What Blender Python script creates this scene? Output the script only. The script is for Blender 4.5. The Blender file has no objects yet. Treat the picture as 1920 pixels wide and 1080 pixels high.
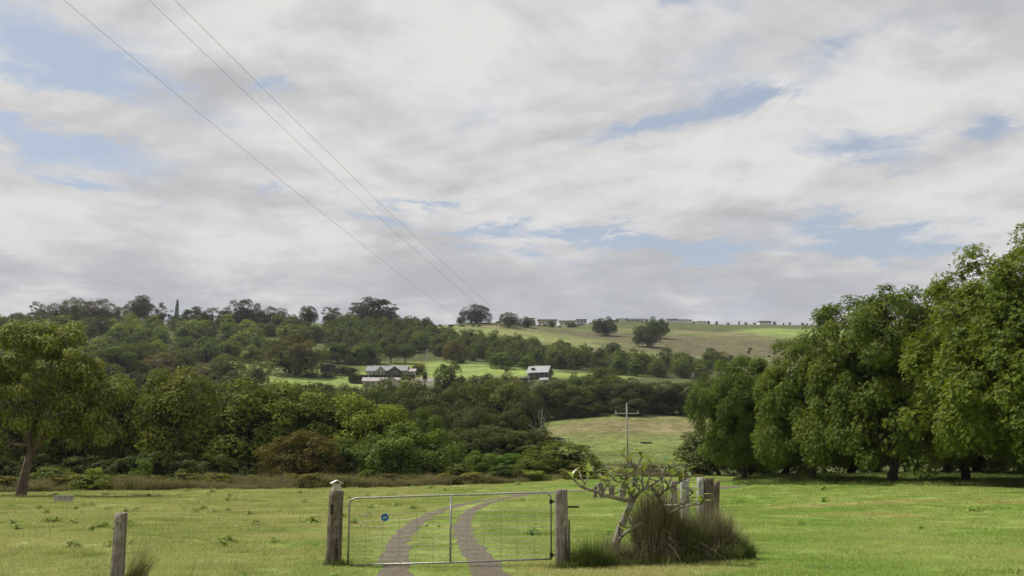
import bpy, math, random
import numpy as np
from mathutils import Vector, Matrix

# ------------------------------------------------------------------ camera, world, sun, exposure
R = math.radians
SC = bpy.context.scene
C = SC.collection
F = 1867.0                       # focal length in pixels of the 1920 wide photograph (35 mm on 36 mm)
CAMZ = 1.6
TH = math.atan((880 - 540) / F)  # upward tilt: eye level falls on row 880
cam_d = bpy.data.cameras.new('camera')
cam = bpy.data.objects.new('camera', cam_d); C.objects.link(cam)
cam_d.sensor_width = 36; cam_d.lens = 35; cam_d.clip_end = 20000; cam_d.clip_start = 0.1
cam.location = (0, 0, CAMZ); cam.rotation_euler = (R(90) + TH, 0, 0)
SC.camera = cam
SC.view_settings.view_transform = 'Standard'; SC.view_settings.look = 'None'
SC.view_settings.gamma = 1; SC.view_settings.use_curve_mapping = False
SC.view_settings.exposure = 0.17
SC.render.engine = 'CYCLES'
SC.cycles.max_bounces = 6; SC.cycles.transparent_max_bounces = 6
SC.cycles.diffuse_bounces = 3; SC.cycles.glossy_bounces = 2; SC.cycles.transmission_bounces = 3
SC.cycles.volume_bounces = 0; SC.cycles.use_adaptive_sampling = True
SC.cycles.caustics_reflective = False; SC.cycles.caustics_refractive = False

SUN_DIR = Vector((-0.52, 0.20, 0.83)).normalized()     # towards the sun: high on the left
sun_el = math.asin(SUN_DIR.z); sun_az = math.atan2(SUN_DIR.x, SUN_DIR.y)
sl = bpy.data.lights.new('sun', 'SUN'); so = bpy.data.objects.new('sun', sl); C.objects.link(so)
sl.energy = 4.8; sl.angle = R(1.5); sl.color = (1.0, 0.955, 0.88)
so.rotation_euler = SUN_DIR.to_track_quat('Z', 'Y').to_euler()

def pix_dir(px, py):
    u = (px - 960) / F; v = (540 - py) / F
    return Vector((u, math.cos(TH) - v * math.sin(TH), math.sin(TH) + v * math.cos(TH)))

class NT:
    """small helper round a node tree"""
    def __init__(s, tree): s.t = tree; s.n = tree.nodes; s.l = tree.links
    def new(s, typ, **kw):
        nd = s.n.new(typ)
        for k, v in kw.items():
            if k.startswith('i_'):
                key = k[2:]; key = int(key) if key.isdigit() else key
                s.put(nd.inputs[key], v)
            else: setattr(nd, k, v)
        return nd
    def put(s, sock, v):
        if isinstance(v, bpy.types.NodeSocket): s.l.new(v, sock)
        elif isinstance(v, bpy.types.Node): s.l.new(v.outputs[0], sock)
        else: sock.default_value = v
    def math(s, op, a, b=0.0, c=0.0, clamp=False):
        nd = s.n.new('ShaderNodeMath'); nd.operation = op; nd.use_clamp = clamp
        s.put(nd.inputs[0], a); s.put(nd.inputs[1], b); s.put(nd.inputs[2], c)
        return nd.outputs[0]
    def mix(s, f, a, b, blend='MIX'):
        nd = s.n.new('ShaderNodeMix'); nd.data_type = 'RGBA'; nd.blend_type = blend
        s.put(nd.inputs[0], f)
        s.put(nd.inputs[6], a if not isinstance(a, tuple) else (*a[:3], 1)); s.put(nd.inputs[7], b if not isinstance(b, tuple) else (*b[:3], 1))
        return nd.outputs[2]
    def smooth(s, x, lo, hi, a=0.0, b=1.0):
        nd = s.n.new('ShaderNodeMapRange'); nd.interpolation_type = 'SMOOTHSTEP'
        s.put(nd.inputs[0], x); s.put(nd.inputs[1], lo); s.put(nd.inputs[2], hi); s.put(nd.inputs[3], a); s.put(nd.inputs[4], b)
        return nd.outputs[0]
    def noise(s, vec, scale, detail=4, rough=0.5, dist=0.0, out=0):
        nd = s.n.new('ShaderNodeTexNoise'); s.put(nd.inputs['Vector'], vec)
        nd.inputs['Scale'].default_value = scale; nd.inputs['Detail'].default_value = detail
        nd.inputs['Roughness'].default_value = rough; nd.inputs['Distortion'].default_value = dist
        return nd.outputs[out]
    def mapping(s, vec, loc=(0, 0, 0), rot=(0, 0, 0), scale=(1, 1, 1), typ='POINT'):
        nd = s.n.new('ShaderNodeMapping'); nd.vector_type = typ
        s.put(nd.inputs[0], vec)
        nd.inputs[1].default_value = loc; nd.inputs[2].default_value = rot; nd.inputs[3].default_value = scale
        return nd.outputs[0]

def build_world():
    w = bpy.data.worlds.new('World'); SC.world = w; w.use_nodes = True
    w.node_tree.nodes.clear(); n = NT(w.node_tree)
    sky = n.new('ShaderNodeTexSky'); sky.sky_type = 'NISHITA'; sky.sun_disc = False
    sky.sun_elevation = sun_el; sky.sun_rotation = sun_az; sky.air_density = 1.0; sky.dust_density = 1.6; sky.ozone_density = 1.2
    bg1 = n.new('ShaderNodeBackground'); n.put(bg1.inputs[0], n.mix(0.60, sky.outputs[0], (3.8, 4.15, 4.7))); bg1.inputs[1].default_value = 0.115
    tc = n.new('ShaderNodeTexCoord'); d = tc.outputs['Generated']
    sp = n.new('ShaderNodeSeparateXYZ'); n.put(sp.inputs[0], d)
    X, Y, Z = sp.outputs
    zc = n.math('MAXIMUM', Z, 0.0)
    zz = n.math('ADD', zc, 0.13)
    cp = n.new('ShaderNodeCombineXYZ'); n.put(cp.inputs[0], n.math('DIVIDE', X, zz)); n.put(cp.inputs[1], n.math('DIVIDE', Y, zz))
    P = cp.outputs[0]
    big = n.noise(P, 1.15, 7, 0.55, 0.3)
    fine = n.noise(P, 4.2, 8, 0.62, 0.4)
    # angular coordinates, ragged by noise, for the blue gaps one sees in this sky
    ae = n.new('ShaderNodeCombineXYZ')
    wob = n.noise(P, 2.6, 9, 0.66, 0.3, out=1)
    sw = n.new('ShaderNodeSeparateXYZ'); n.put(sw.inputs[0], wob)
    az = n.math('ADD', n.math('ARCTAN2', X, Y), n.math('MULTIPLY', n.math('SUBTRACT', sw.outputs[0], 0.5), 0.30))
    el = n.math('ADD', n.math('ARCSINE', Z), n.math('MULTIPLY', n.math('SUBTRACT', sw.outputs[1], 0.5), 0.13))
    n.put(ae.inputs[0], az); n.put(ae.inputs[1], el)
    gaps = [(120, 105, 290, 110, 10, 1.05), (95, 285, 270, 70, 8, 0.8), (0, 230, 110, 80, 0, .55), (180, 368, 230, 30, 6, .65),
            (495, 138, 100, 40, 10, .65), (1230, 240, 290, 50, -9, .8), (1385, 185, 110, 70, 0, .6), (1640, 260, 230, 70, 0, .55),
            (1590, 85, 200, 60, -10, .4), (1640, 440, 240, 75, 8, 1.05), (1180, 462, 420, 34, 4, .95), (1890, 240, 90, 50, 0, .6),
            (800, 385, 200, 18, 0, .6), (720, 428, 190, 16, 4, .6), (945, 432, 100, 30, -8, .65), (515, 340, 90, 36, 5, .4), (1245, 8, 100, 34, 0, .35)]
    puffs = [(130, 215, 300, 55, 14, .9), (1000, 330, 700, 110, 3, .35), (800, 80, 500, 160, 0, .35), (1500, 335, 500, 60, 0, .4),
             (1520, 500, 330, 40, 0, .4), (500, 540, 900, 90, 0, .45), (60, 420, 500, 60, 0, .3)]
    cov = n.math('ADD', 0.60, n.math('MULTIPLY', n.math('SUBTRACT', big, 0.5), 0.75))
    cov = n.math('ADD', cov, n.math('MULTIPLY', n.math('SUBTRACT', fine, 0.5), 1.25))
    for lst, sg in ((gaps, -1), (puffs, 1)):
        for (px, py, rx, ry, an, am) in lst:
            dr = pix_dir(px, py).normalized()
            m = n.mapping(ae.outputs[0], (math.atan2(dr.x, dr.y), math.asin(dr.z), 0), (0, 0, R(-an)), (rx / F * 1.05, ry / F * 1.05, 1), 'TEXTURE')
            g = n.new('ShaderNodeTexGradient'); g.gradient_type = 'QUADRATIC_SPHERE'; n.put(g.inputs[0], m)
            cov = n.math('ADD', cov, n.math('MULTIPLY', g.outputs['Fac'], sg * am * (1.25 if sg < 0 else 1)))
    mask = n.smooth(cov, -0.08, 0.64)
    # cloud body: brighter thin parts, greyer thick parts, blue-grey low banks
    thick = n.smooth(cov, 0.45, 1.0)
    tone = n.noise(n.mapping(P, (7, 3, 0)), 1.7, 6, 0.55, 0.5)
    tone2 = n.noise(n.mapping(P, (2, 9, 4)), 5.5, 7, 0.6, 0.3)
    t = n.math('ADD', n.smooth(tone, 0.36, 0.70), n.math('MULTIPLY', n.math('SUBTRACT', tone2, 0.5), 1.7), clamp=True)
    c = n.mix(t, (0.68, 0.67, 0.655), (0.445, 0.44, 0.447))
    low = n.math('MULTIPLY', n.smooth(Z, 0.14, 0.27, 1.0, 0.0), n.smooth(n.math('ADD', tone, n.math('MULTIPLY', tone2, .4)), 0.52, 0.78, 0.35, 1.0))
    c = n.mix(n.math('MULTIPLY', low, 0.64), c, (0.375, 0.392, 0.435))
    bg2 = n.new('ShaderNodeBackground'); n.put(bg2.inputs[0], c); bg2.inputs[1].default_value = 1.0
    ms = n.new('ShaderNodeMixShader'); n.put(ms.inputs[0], mask); n.put(ms.inputs[1], bg1); n.put(ms.inputs[2], bg2)
    out = n.new('ShaderNodeOutputWorld'); n.put(out.inputs[0], ms)
build_world()

# ------------------------------------------------------------------ mesh helpers
def mesh_np(name, v, f, mats=(), smooth=False, midx=None, attr=None):
    v = np.asarray(v, np.float32); f = np.asarray(f, np.int32); k = f.shape[1]
    me = bpy.data.meshes.new(name)
    me.vertices.add(len(v)); me.vertices.foreach_set('co', v.ravel())
    me.loops.add(f.size); me.loops.foreach_set('vertex_index', f.ravel())
    me.polygons.add(len(f)); me.polygons.foreach_set('loop_start', np.arange(0, f.size, k, dtype=np.int32))
    if midx is not None: me.polygons.foreach_set('material_index', np.asarray(midx, np.int32))
    me.polygons.foreach_set('use_smooth', np.full(len(f), smooth))
    me.update(calc_edges=True)
    for nm, a in (attr or {}).items():
        at = me.attributes.new(nm, 'FLOAT', 'FACE' if len(a) == len(f) else 'POINT'); at.data.foreach_set('value', np.asarray(a, np.float32))
    for m in mats: me.materials.append(m)
    return me

def link(name, data, parent=None, loc=None):
    o = bpy.data.objects.new(name, data); C.objects.link(o)
    if parent is not None: o.parent = parent
    if loc is not None: o.location = loc
    return o

def tag(o, label=None, cat=None, group=None, kind=None):
    if label: o['label'] = label
    if cat: o['category'] = cat
    if group: o['group'] = group
    if kind: o['kind'] = kind
    return o

def empty(name, loc, label, cat, group=None, rz=0.0, scale=(1, 1, 1)):
    o = bpy.data.objects.new(name, None); C.objects.link(o); o.location = loc
    o.rotation_euler = (0, 0, rz); o.scale = scale; o.empty_display_size = 0.3
    return tag(o, label, cat, group)

class MB:
    """collects quads and triangles (as degenerate-free polygons) and makes one mesh"""
    def __init__(s): s.v = []; s.f = []; s.m = []
    def add(s, v, f, mi=0):
        o = len(s.v); s.v += [tuple(p) for p in v]; s.f += [tuple(i + o for i in q) for q in f]; s.m += [mi] * len(f); return s
    def box(s, c, d, mi=0, mat=None):
        x, y, z = d[0] / 2, d[1] / 2, d[2] / 2
        vs = [Vector((sx * x, sy * y, sz * z)) for sz in (-1, 1) for sy in (-1, 1) for sx in (-1, 1)]
        if mat is not None: vs = [mat @ p for p in vs]
        vs = [p + Vector(c) for p in vs]
        return s.add(vs, [(0, 2, 3, 1), (4, 5, 7, 6), (0, 1, 5, 4), (2, 6, 7, 3), (0, 4, 6, 2), (1, 3, 7, 5)], mi)
    def tube(s, pts, rad, n=8, mi=0, cap=True, jit=0.0, rng=None):
        pts = [Vector(p) for p in pts]
        if not hasattr(rad, '__len__'): rad = [rad] * len(pts)
        vs = []; prev = None
        for i, p in enumerate(pts):
            t = (pts[min(i + 1, len(pts) - 1)] - pts[max(i - 1, 0)]).normalized()
            a = prev if prev is not None else (Vector((0, 0, 1)) if abs(t.z) < .9 else Vector((1, 0, 0)))
            a = (a - t * a.dot(t)); a = a.normalized() if a.length > 1e-5 else t.orthogonal().normalized()
            b = t.cross(a); prev = a
            for k in range(n):
                th = 2 * math.pi * k / n; r = rad[i] * (1 + (rng.uniform(-jit, jit) if rng else 0))
                vs.append(p + a * (r * math.cos(th)) + b * (r * math.sin(th)))
        fs = [(i * n + k, i * n + (k + 1) % n, (i + 1) * n + (k + 1) % n, (i + 1) * n + k) for i in range(len(pts) - 1) for k in range(n)]
        if cap: fs += [tuple(range(n - 1, -1, -1)), tuple((len(pts) - 1) * n + k for k in range(n))]
        return s.add(vs, fs, mi)
    def mesh(s, name, mats, smooth=False):
        me = bpy.data.meshes.new(name); me.from_pydata(s.v, [], s.f)
        for m in (mats if isinstance(mats, (list, tuple)) else [mats]): me.materials.append(m)
        me.polygons.foreach_set('material_index', s.m); me.polygons.foreach_set('use_smooth', [smooth] * len(s.f)); me.update()
        return me
    def build(s, name, mats, parent=None, loc=None, smooth=False): return link(name, s.mesh(name, mats, smooth), parent, loc)

# ------------------------------------------------------------------ terrain heights (measured from where the ground shows in the photograph)
def z_at(px, py, Y):
    v = (540 - py) / F
    return CAMZ + Y * (math.sin(TH) + v * math.cos(TH)) / (math.cos(TH) - v * math.sin(TH))
def x_at(px, py, Y):
    v = (540 - py) / F
    return Y * ((px - 960) / F) / (math.cos(TH) - v * math.sin(TH))

COLS = [
 (-500, [(100, 908), (130, 892), (170, 866), (220, 832), (280, 792), (340, 756), (400, 722), (450, 700), (500, 680), (560, 660), (620, 642), (680, 627), (740, 616), (800, 611)]),
 (0,    [(100, 908), (130, 892), (170, 866), (220, 832), (280, 792), (340, 756), (400, 722), (450, 700), (500, 680), (560, 660), (620, 642), (680, 625), (740, 613), (800, 607)]),
 (400,  [(100, 907), (130, 893), (170, 870), (220, 842), (280, 803), (340, 770), (400, 742), (450, 718), (500, 697), (560, 672), (620, 648), (680, 627), (740, 612), (800, 606)]),
 (700,  [(100, 907), (130, 896), (170, 877), (220, 848), (280, 812), (340, 782), (400, 752), (440, 733), (470, 719), (500, 706), (530, 692), (560, 680), (620, 656), (680, 634), (740, 615), (800, 605)]),
 (900,  [(100, 904), (130, 893), (170, 874), (220, 845), (280, 810), (340, 780), (400, 750), (450, 724), (500, 702), (540, 687), (580, 673), (640, 652), (720, 628), (800, 611), (870, 603)]),
 (1150, [(85, 905), (100, 897), (130, 882), (170, 862), (200, 845), (240, 812), (280, 779), (320, 766), (400, 740), (450, 720), (480, 708), (520, 694), (560, 684), (620, 669), (700, 651), (800, 630), (900, 614), (1000, 604), (1080, 601)]),
 (1400, [(80, 908), (100, 899), (130, 884), (170, 865), (200, 849), (240, 818), (280, 786), (340, 764), (400, 744), (500, 712), (560, 697), (620, 682), (700, 662), (800, 640), (900, 622), (1000, 611), (1080, 608)]),
 (1900, [(80, 902), (100, 893), (130, 880), (170, 862), (200, 848), (240, 822), (280, 796), (340, 770), (400, 750), (500, 715), (600, 690), (700, 665), (800, 645), (900, 628), (1000, 618), (1080, 614)]),
 (2600, [(80, 902), (100, 893), (130, 880), (170, 862), (200, 848), (240, 822), (280, 796), (340, 770), (400, 750), (500, 715), (600, 690), (700, 665), (800, 645), (900, 628), (1000, 618), (1080, 614)]),
]
YG = np.arange(-400, 4001, 5.0)
ZT = []; SCOL = []
for px, kn in COLS:
    ys = [-400, 30, 60] ; zs = [0, 0, -0.02]
    for Y, py in kn: ys.append(Y); zs.append(z_at(px, py, Y))
    yr, zr = ys[-1], zs[-1]
    ys += [yr + 120, yr + 400, yr + 1200, 4001]; zs += [zr - 1.5, zr - 22, zr - 60, zr - 90]
    z = np.interp(YG, ys, zs)
    ker = np.exp(-0.5 * (np.arange(-9, 10) / 2.6) ** 2); ker /= ker.sum()
    zsm = np.convolve(np.pad(z, 9, mode='edge'), ker, 'valid')
    wgt = np.clip((YG - 40) / 80, 0, 1); z = z * (1 - wgt) + zsm * wgt
    ZT.append(z); SCOL.append((px - 960) / F)
ZT = np.array(ZT); SCOL = np.array(SCOL)
_r = np.random.default_rng(5)
_W = [(_r.uniform(-1, 1), _r.uniform(-1, 1), _r.uniform(0, 6.28)) for _ in range(10)]
def sstep(x, a, b):
    t = np.clip((x - a) / (b - a), 0, 1); return t * t * (3 - 2 * t)
def wob(x, y, wl):
    s = 0
    for a, b, p in _W:
        s = s + np.sin((a * x + b * y) * 6.283 / wl + p)
    return s / 10
def H(x, y):
    x = np.asarray(x, float); y = np.asarray(y, float)
    s = x / np.maximum(y, 25.0)
    s = np.clip(s, SCOL[0] + 1e-4, SCOL[-1] - 1e-4)
    i = np.clip(np.searchsorted(SCOL, s) - 1, 0, len(SCOL) - 2)
    t = (s - SCOL[i]) / (SCOL[i + 1] - SCOL[i]); t = t * t * (3 - 2 * t)
    yi = np.clip((y - YG[0]) / 5.0, 0, len(YG) - 1.001); j = yi.astype(int); q = yi - j
    a = ZT[i, j] * (1 - q) + ZT[i, j + 1] * q
    b = ZT[i + 1, j] * (1 - q) + ZT[i + 1, j + 1] * q
    z = a * (1 - t) + b * t
    z = z + 0.75 * sstep(x, 6, 22) * sstep(y, 22, 48) * (1 - sstep(y, 75, 95))
    z = z + 0.05 * wob(x, y, 7.0) * sstep(np.abs(y - 15), 4, 12) * (1 - sstep(y, 110, 160)) + 0.35 * wob(x, y, 34) * sstep(y, 110, 220) + 1.1 * wob(x + 50, y, 95) * sstep(y, 260, 420) * (1 - .8 * sstep(y, 650, 800))
    return z
def hz(x, y): return float(H(x, y))
def ground_hit(px, py, y0=6.0, y1=1300.0):
    """first point of the ground along the sight line of a photo pixel"""
    Ys = np.concatenate([np.arange(y0, 120, .1), np.arange(120, y1, 1.0)])
    v = (540 - py) / F; den = math.cos(TH) - v * math.sin(TH)
    xs = Ys * ((px - 960) / F) / den; zs = CAMZ + Ys * (math.sin(TH) + v * math.cos(TH)) / den
    k = np.nonzero(zs <= H(xs, Ys))[0]
    if len(k) == 0: return None
    k = k[0]; return Vector((xs[k], Ys[k], hz(xs[k], Ys[k])))
def ridge_y(px):
    """depth at which the skyline of the ground lies for a photo column"""
    Ys = np.arange(500, 1250, 5.0); xs = Ys * (px - 960) / F / .99
    return float(Ys[np.argmax((H(xs, Ys) - CAMZ) / Ys)])
def project(x, y, z):
    dx, dy, dz = x, y, z - CAMZ
    fw = dy * math.cos(TH) + dz * math.sin(TH); up = -dy * math.sin(TH) + dz * math.cos(TH)
    return 960 + F * dx / fw, 540 - F * up / fw

# ------------------------------------------------------------------ materials
MATS = {}
def new_mat(name):
    m = bpy.data.materials.new(name); m.use_nodes = True; m.node_tree.nodes.clear(); return m, NT(m.node_tree)
def finish(m, n, bsdf, disp=None):
    o = n.new('ShaderNodeOutputMaterial'); n.put(o.inputs[0], bsdf)
    MATS[m.name] = m; return m
def pbsdf(n, col, rough=0.8, metal=0.0, spec=0.3, normal=None):
    b = n.new('ShaderNodeBsdfPrincipled'); n.put(b.inputs['Base Color'], col if not isinstance(col, tuple) else (*col, 1))
    n.put(b.inputs['Roughness'], rough); b.inputs['Metallic'].default_value = metal; b.inputs['Specular IOR Level'].default_value = spec
    if normal is not None: n.put(b.inputs['Normal'], normal)
    return b
def bump(n, h, strength=0.5, dist=0.02):
    b = n.new('ShaderNodeBump'); b.inputs['Strength'].default_value = strength; b.inputs['Distance'].default_value = dist; n.put(b.inputs['Height'], h); return b.outputs[0]

def field_colour(n):
    """colours of the paddock turf by world position, the same for soil sheet and blades"""
    g = n.new('ShaderNodeNewGeometry'); P = g.outputs['Position']
    a = n.noise(P, 0.16, 5, 0.6, 0.4); b = n.noise(n.mapping(P, (31, 7, 0), (0, 0, 0.25), (0.45, 1.5, 1)), 0.22, 5, 0.6, 0.3)
    c = n.noise(P, 1.1, 4, 0.65)
    sp = n.new('ShaderNodeSeparateXYZ'); n.put(sp.inputs[0], P)
    side = n.smooth(sp.outputs[0], -12, 9)
    green = n.mix(side, (0.235, 0.290, 0.066), (0.200, 0.318, 0.050))
    lime = n.mix(side, (0.335, 0.362, 0.118), (0.295, 0.380, 0.095))
    col = n.mix(n.smooth(a, 0.40, 0.60), green, lime)
    col = n.mix(n.math('MULTIPLY', n.smooth(b, 0.52, 0.68), 0.75), col, (0.400, 0.360, 0.150))
    col = n.mix(n.math('MULTIPLY', n.smooth(c, 0.54, 0.70), 0.55), col, (0.125, 0.190, 0.028))
    col = n.mix(n.math('MULTIPLY', n.smooth(n.noise(n.mapping(P, (3, 60, 0)), 0.30, 5, 0.7, 0.5), 0.64, 0.76), 0.6), col, (0.21, 0.155, 0.075))
    return col, P

def mat_terrain():
    m, n = new_mat('ground_turf')
    fc, P = field_colour(n)
    at = n.new('ShaderNodeAttribute'); at.attribute_name = 'zone'
    hill = at.outputs['Color']; fac = at.outputs['Alpha']
    n1 = n.noise(P, 0.05, 6, 0.65, 0.3); n2 = n.noise(P, 0.35, 5, 0.7)
    h = n.mix(1.0, hill, n.mix(n.smooth(n1, 0.35, 0.65), (0.72, 0.74, 0.70), (1.22, 1.2, 1.2)), 'MULTIPLY')
    h = n.mix(1.0, h, n.mix(n.smooth(n2, 0.35, 0.68), (0.62, 0.64, 0.55), (1.2, 1.2, 1.25)), 'MULTIPLY')
    dk = n.mix(1.0, fc, (0.80, 0.80, 0.78), 'MULTIPLY')
    col = n.mix(fac, dk, h)
    bm = bump(n, n.math('ADD', n.noise(P, 9, 5, 0.7), n.math('MULTIPLY', n.noise(P, 0.5, 5, 0.7), 2.0)), 0.9, 0.12)
    return finish(m, n, pbsdf(n, col, 0.95, 0, 0.1, bm))
mat_terrain()

def mat_leaf(name, c1, c2, trans=0.30, gloss=0.35, rough=0.5, tint=True, third=None):
    """leaves: two greens by leaf, tinted by the colour of the crown object"""
    m, n = new_mat(name)
    at = n.new('ShaderNodeAttribute'); at.attribute_name = 'lr'
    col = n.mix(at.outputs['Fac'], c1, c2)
    if third: col = n.mix(n.smooth(at.outputs['Fac'], 0.86, 0.97), col, third)
    if tint:
        oi = n.new('ShaderNodeObjectInfo'); col = n.mix(1.0, col, oi.outputs['Color'], 'MULTIPLY')
    b = pbsdf(n, col, rough, 0, gloss)
    t = n.new('ShaderNodeBsdfTranslucent'); n.put(t.inputs[0], n.mix(1.0, col, (1.5, 1.45, 0.6), 'MULTIPLY'))
    ms = n.new('ShaderNodeMixShader'); ms.inputs[0].default_value = trans; n.put(ms.inputs[1], b); n.put(ms.inputs[2], t)
    return finish(m, n, ms)
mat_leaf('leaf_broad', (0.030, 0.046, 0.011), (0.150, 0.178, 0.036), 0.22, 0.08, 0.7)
mat_leaf('leaf_near', (0.038, 0.062, 0.009), (0.150, 0.200, 0.026), 0.30, 0.16, 0.5, third=(0.25, 0.28, 0.055))  # third tone paints highlights onto the palest leaves
mat_leaf('leaf_gum', (0.070, 0.085, 0.024), (0.250, 0.255, 0.070), 0.25, 0.15, 0.55, third=(0.25, 0.20, 0.08))
mat_leaf('leaf_frangipani', (0.13, 0.19, 0.06), (0.20, 0.26, 0.09), 0.38, 0.5, 0.35)

def mat_blade(name, mul1, mul2, dry=None, dryp=0.9):
    m, n = new_mat(name); fc, P = field_colour(n)
    at = n.new('ShaderNodeAttribute'); at.attribute_name = 'lr'
    col = n.mix(1.0, fc, n.mix(at.outputs['Fac'], mul1, mul2), 'MULTIPLY')
    if dry: col = n.mix(n.smooth(at.outputs['Fac'], dryp - .03, dryp + .03), col, dry)
    b = pbsdf(n, col, 0.6, 0, 0.2); t = n.new('ShaderNodeBsdfTranslucent'); n.put(t.inputs[0], col)
    ms = n.new('ShaderNodeMixShader'); ms.inputs[0].default_value = 0.35; n.put(ms.inputs[1], b); n.put(ms.inputs[2], t)
    return finish(m, n, ms)
mat_blade('grass_blade', (0.80, 0.82, 0.8), (1.35, 1.3, 1.25), (0.42, 0.37, 0.17), 0.90)
mat_blade('weed_leaf', (0.62, 0.72, 0.5), (0.95, 1.05, 0.8))

def mat_dry(name, c1, c2, c3, freq=0.12):
    m, n = new_mat(name)
    g = n.new('ShaderNodeNewGeometry')
    at = n.new('ShaderNodeAttribute'); at.attribute_name = 'lr'
    col = n.mix(at.outputs['Fac'], c1, c2)
    col = n.mix(n.smooth(n.noise(g.outputs['Position'], freq, 4, 0.6), 0.42, 0.60), col, n.mix(at.outputs['Fac'], c3, c2))
    b = pbsdf(n, col, 0.8, 0, 0.1); t = n.new('ShaderNodeBsdfTranslucent'); n.put(t.inputs[0], col)
    ms = n.new('ShaderNodeMixShader'); ms.inputs[0].default_value = 0.25; n.put(ms.inputs[1], b); n.put(ms.inputs[2], t)
    return finish(m, n, ms)
mat_dry('scrub_grass', (0.110, 0.098, 0.044), (0.245, 0.212, 0.098), (0.118, 0.135, 0.042), 0.10)
mat_dry('dry_stem', (0.078, 0.064, 0.034), (0.320, 0.275, 0.160), (0.082, 0.098, 0.036), 1.8)
mat_dry('green_blade', (0.060, 0.095, 0.020), (0.150, 0.190, 0.050), (0.090, 0.125, 0.030), 1.2)
mat_dry('straw_blade', (0.14, 0.17, 0.045), (0.36, 0.34, 0.16), (0.24, 0.26, 0.10), 1.2)

def mat_wood(name, dark, mid, light, vs=7.0):
    m, n = new_mat(name)
    tc = n.new('ShaderNodeTexCoord'); O = tc.outputs['Object']
    gr = n.noise(n.mapping(O, (0, 0, 0), (0, 0, 0), (1, 1, 0.10)), 38, 8, 0.7, 0.6)
    bl = n.noise(O, vs, 5, 0.6, 0.3)
    ck = n.noise(n.mapping(O, (4, 1, 2), (0, 0, 0), (1, 1, 0.05)), 16, 6, 0.6, 1.0)
    col = n.mix(n.smooth(gr, 0.36, 0.66), dark, mid); col = n.mix(n.smooth(bl, 0.45, 0.70), col, light)
    col = n.mix(n.smooth(ck, 0.60, 0.67), col, tuple(c * 0.30 for c in dark))
    bm = bump(n, n.math('SUBTRACT', gr, n.math('MULTIPLY', n.smooth(ck, 0.58, 0.68), 1.2)), 0.9, 0.012)
    return finish(m, n, pbsdf(n, col, 0.9, 0, 0.15, bm))
mat_wood('weathered_post', (0.135, 0.110, 0.088), (0.270, 0.235, 0.200), (0.330, 0.300, 0.265))
mat_wood('dark_post', (0.085, 0.066, 0.050), (0.185, 0.150, 0.115), (0.235, 0.205, 0.160))
mat_wood('pale_post', (0.270, 0.260, 0.240), (0.450, 0.440, 0.410), (0.540, 0.530, 0.510))
mat_wood('pole_wood', (0.20, 0.185, 0.17), (0.32, 0.30, 0.28), (0.40, 0.385, 0.37), 2.0)
mat_wood('bark_dark', (0.030, 0.024, 0.018), (0.065, 0.053, 0.042), (0.095, 0.085, 0.070), 2.5)
mat_wood('bark_gum', (0.075, 0.052, 0.038), (0.150, 0.110, 0.085), (0.230, 0.190, 0.155), 1.6)
mat_wood('bark_dead', (0.19, 0.165, 0.14), (0.30, 0.27, 0.24), (0.38, 0.35, 0.32), 2.0)
mat_wood('bark_frangipani', (0.165, 0.140, 0.110), (0.290, 0.255, 0.205), (0.370, 0.340, 0.290), 9.0)

def mat_plain(name, col, rough=0.7, metal=0.0, var=0.25, scale=3.0, spec=0.3):
    m, n = new_mat(name); tc = n.new('ShaderNodeTexCoord')
    nz = n.noise(tc.outputs['Object'], scale, 5, 0.65)
    c = n.mix(n.smooth(nz, 0.3, 0.7), tuple(x * (1 - var) for x in col), tuple(min(1, x * (1 + var)) for x in col))
    return finish(m, n, pbsdf(n, c, rough, metal, spec, bump(n, nz, 0.2, 0.004)))
mat_plain('galvanised', (0.33, 0.33, 0.30), 0.50, 0.55, 0.22, 14)
mat_plain('wire_steel', (0.34, 0.34, 0.32), 0.55, 0.5, 0.2, 20)
mat_plain('old_iron', (0.055, 0.045, 0.038), 0.7, 0.5, 0.3, 20)
mat_plain('cable', (0.22, 0.22, 0.22), 0.6, 0.2, 0.1, 5)
mat_plain('white_paint', (0.74, 0.73, 0.70), 0.6, 0, 0.08, 9)
mat_plain('cream_box', (0.48, 0.45, 0.34), 0.7, 0, 0.15, 14)
mat_plain('sign_blue', (0.025, 0.17, 0.42), 0.4, 0, 0.06, 8)
mat_plain('sign_navy', (0.012, 0.045, 0.12), 0.4, 0, 0.06, 8)
mat_plain('concrete', (0.33, 0.32, 0.30), 0.9, 0, 0.25, 6)
mat_plain('roof_lilac', (0.205, 0.203, 0.22), 0.55, 0.0, 0.10, 0.5)
mat_plain('roof_pale', (0.30, 0.275, 0.26), 0.6, 0.0, 0.10, 0.6)
mat_plain('roof_steel', (0.28, 0.28, 0.30), 0.5, 0.0, 0.10, 0.5)
mat_plain('roof_dark', (0.10, 0.10, 0.11), 0.6, 0.0, 0.10, 0.6)
mat_plain('wall_cream', (0.37, 0.345, 0.28), 0.8, 0, 0.08, 0.8)
mat_plain('wall_tan', (0.52, 0.45, 0.36), 0.8, 0, 0.08, 0.8)
mat_plain('wall_white', (0.46, 0.46, 0.45), 0.8, 0, 0.06, 0.8)
mat_plain('wall_ridge_white', (0.66, 0.66, 0.64), 0.8, 0, 0.06, 0.8)
mat_plain('wall_ridge_cream', (0.64, 0.59, 0.49), 0.8, 0, 0.06, 0.8)
mat_plain('wall_bluegrey', (0.40, 0.44, 0.45), 0.8, 0, 0.06, 0.8)
mat_plain('wall_timber', (0.085, 0.062, 0.050), 0.8, 0, 0.2, 1.5)
mat_plain('shed_navy', (0.022, 0.026, 0.045), 0.6, 0, 0.12, 0.8)
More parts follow.
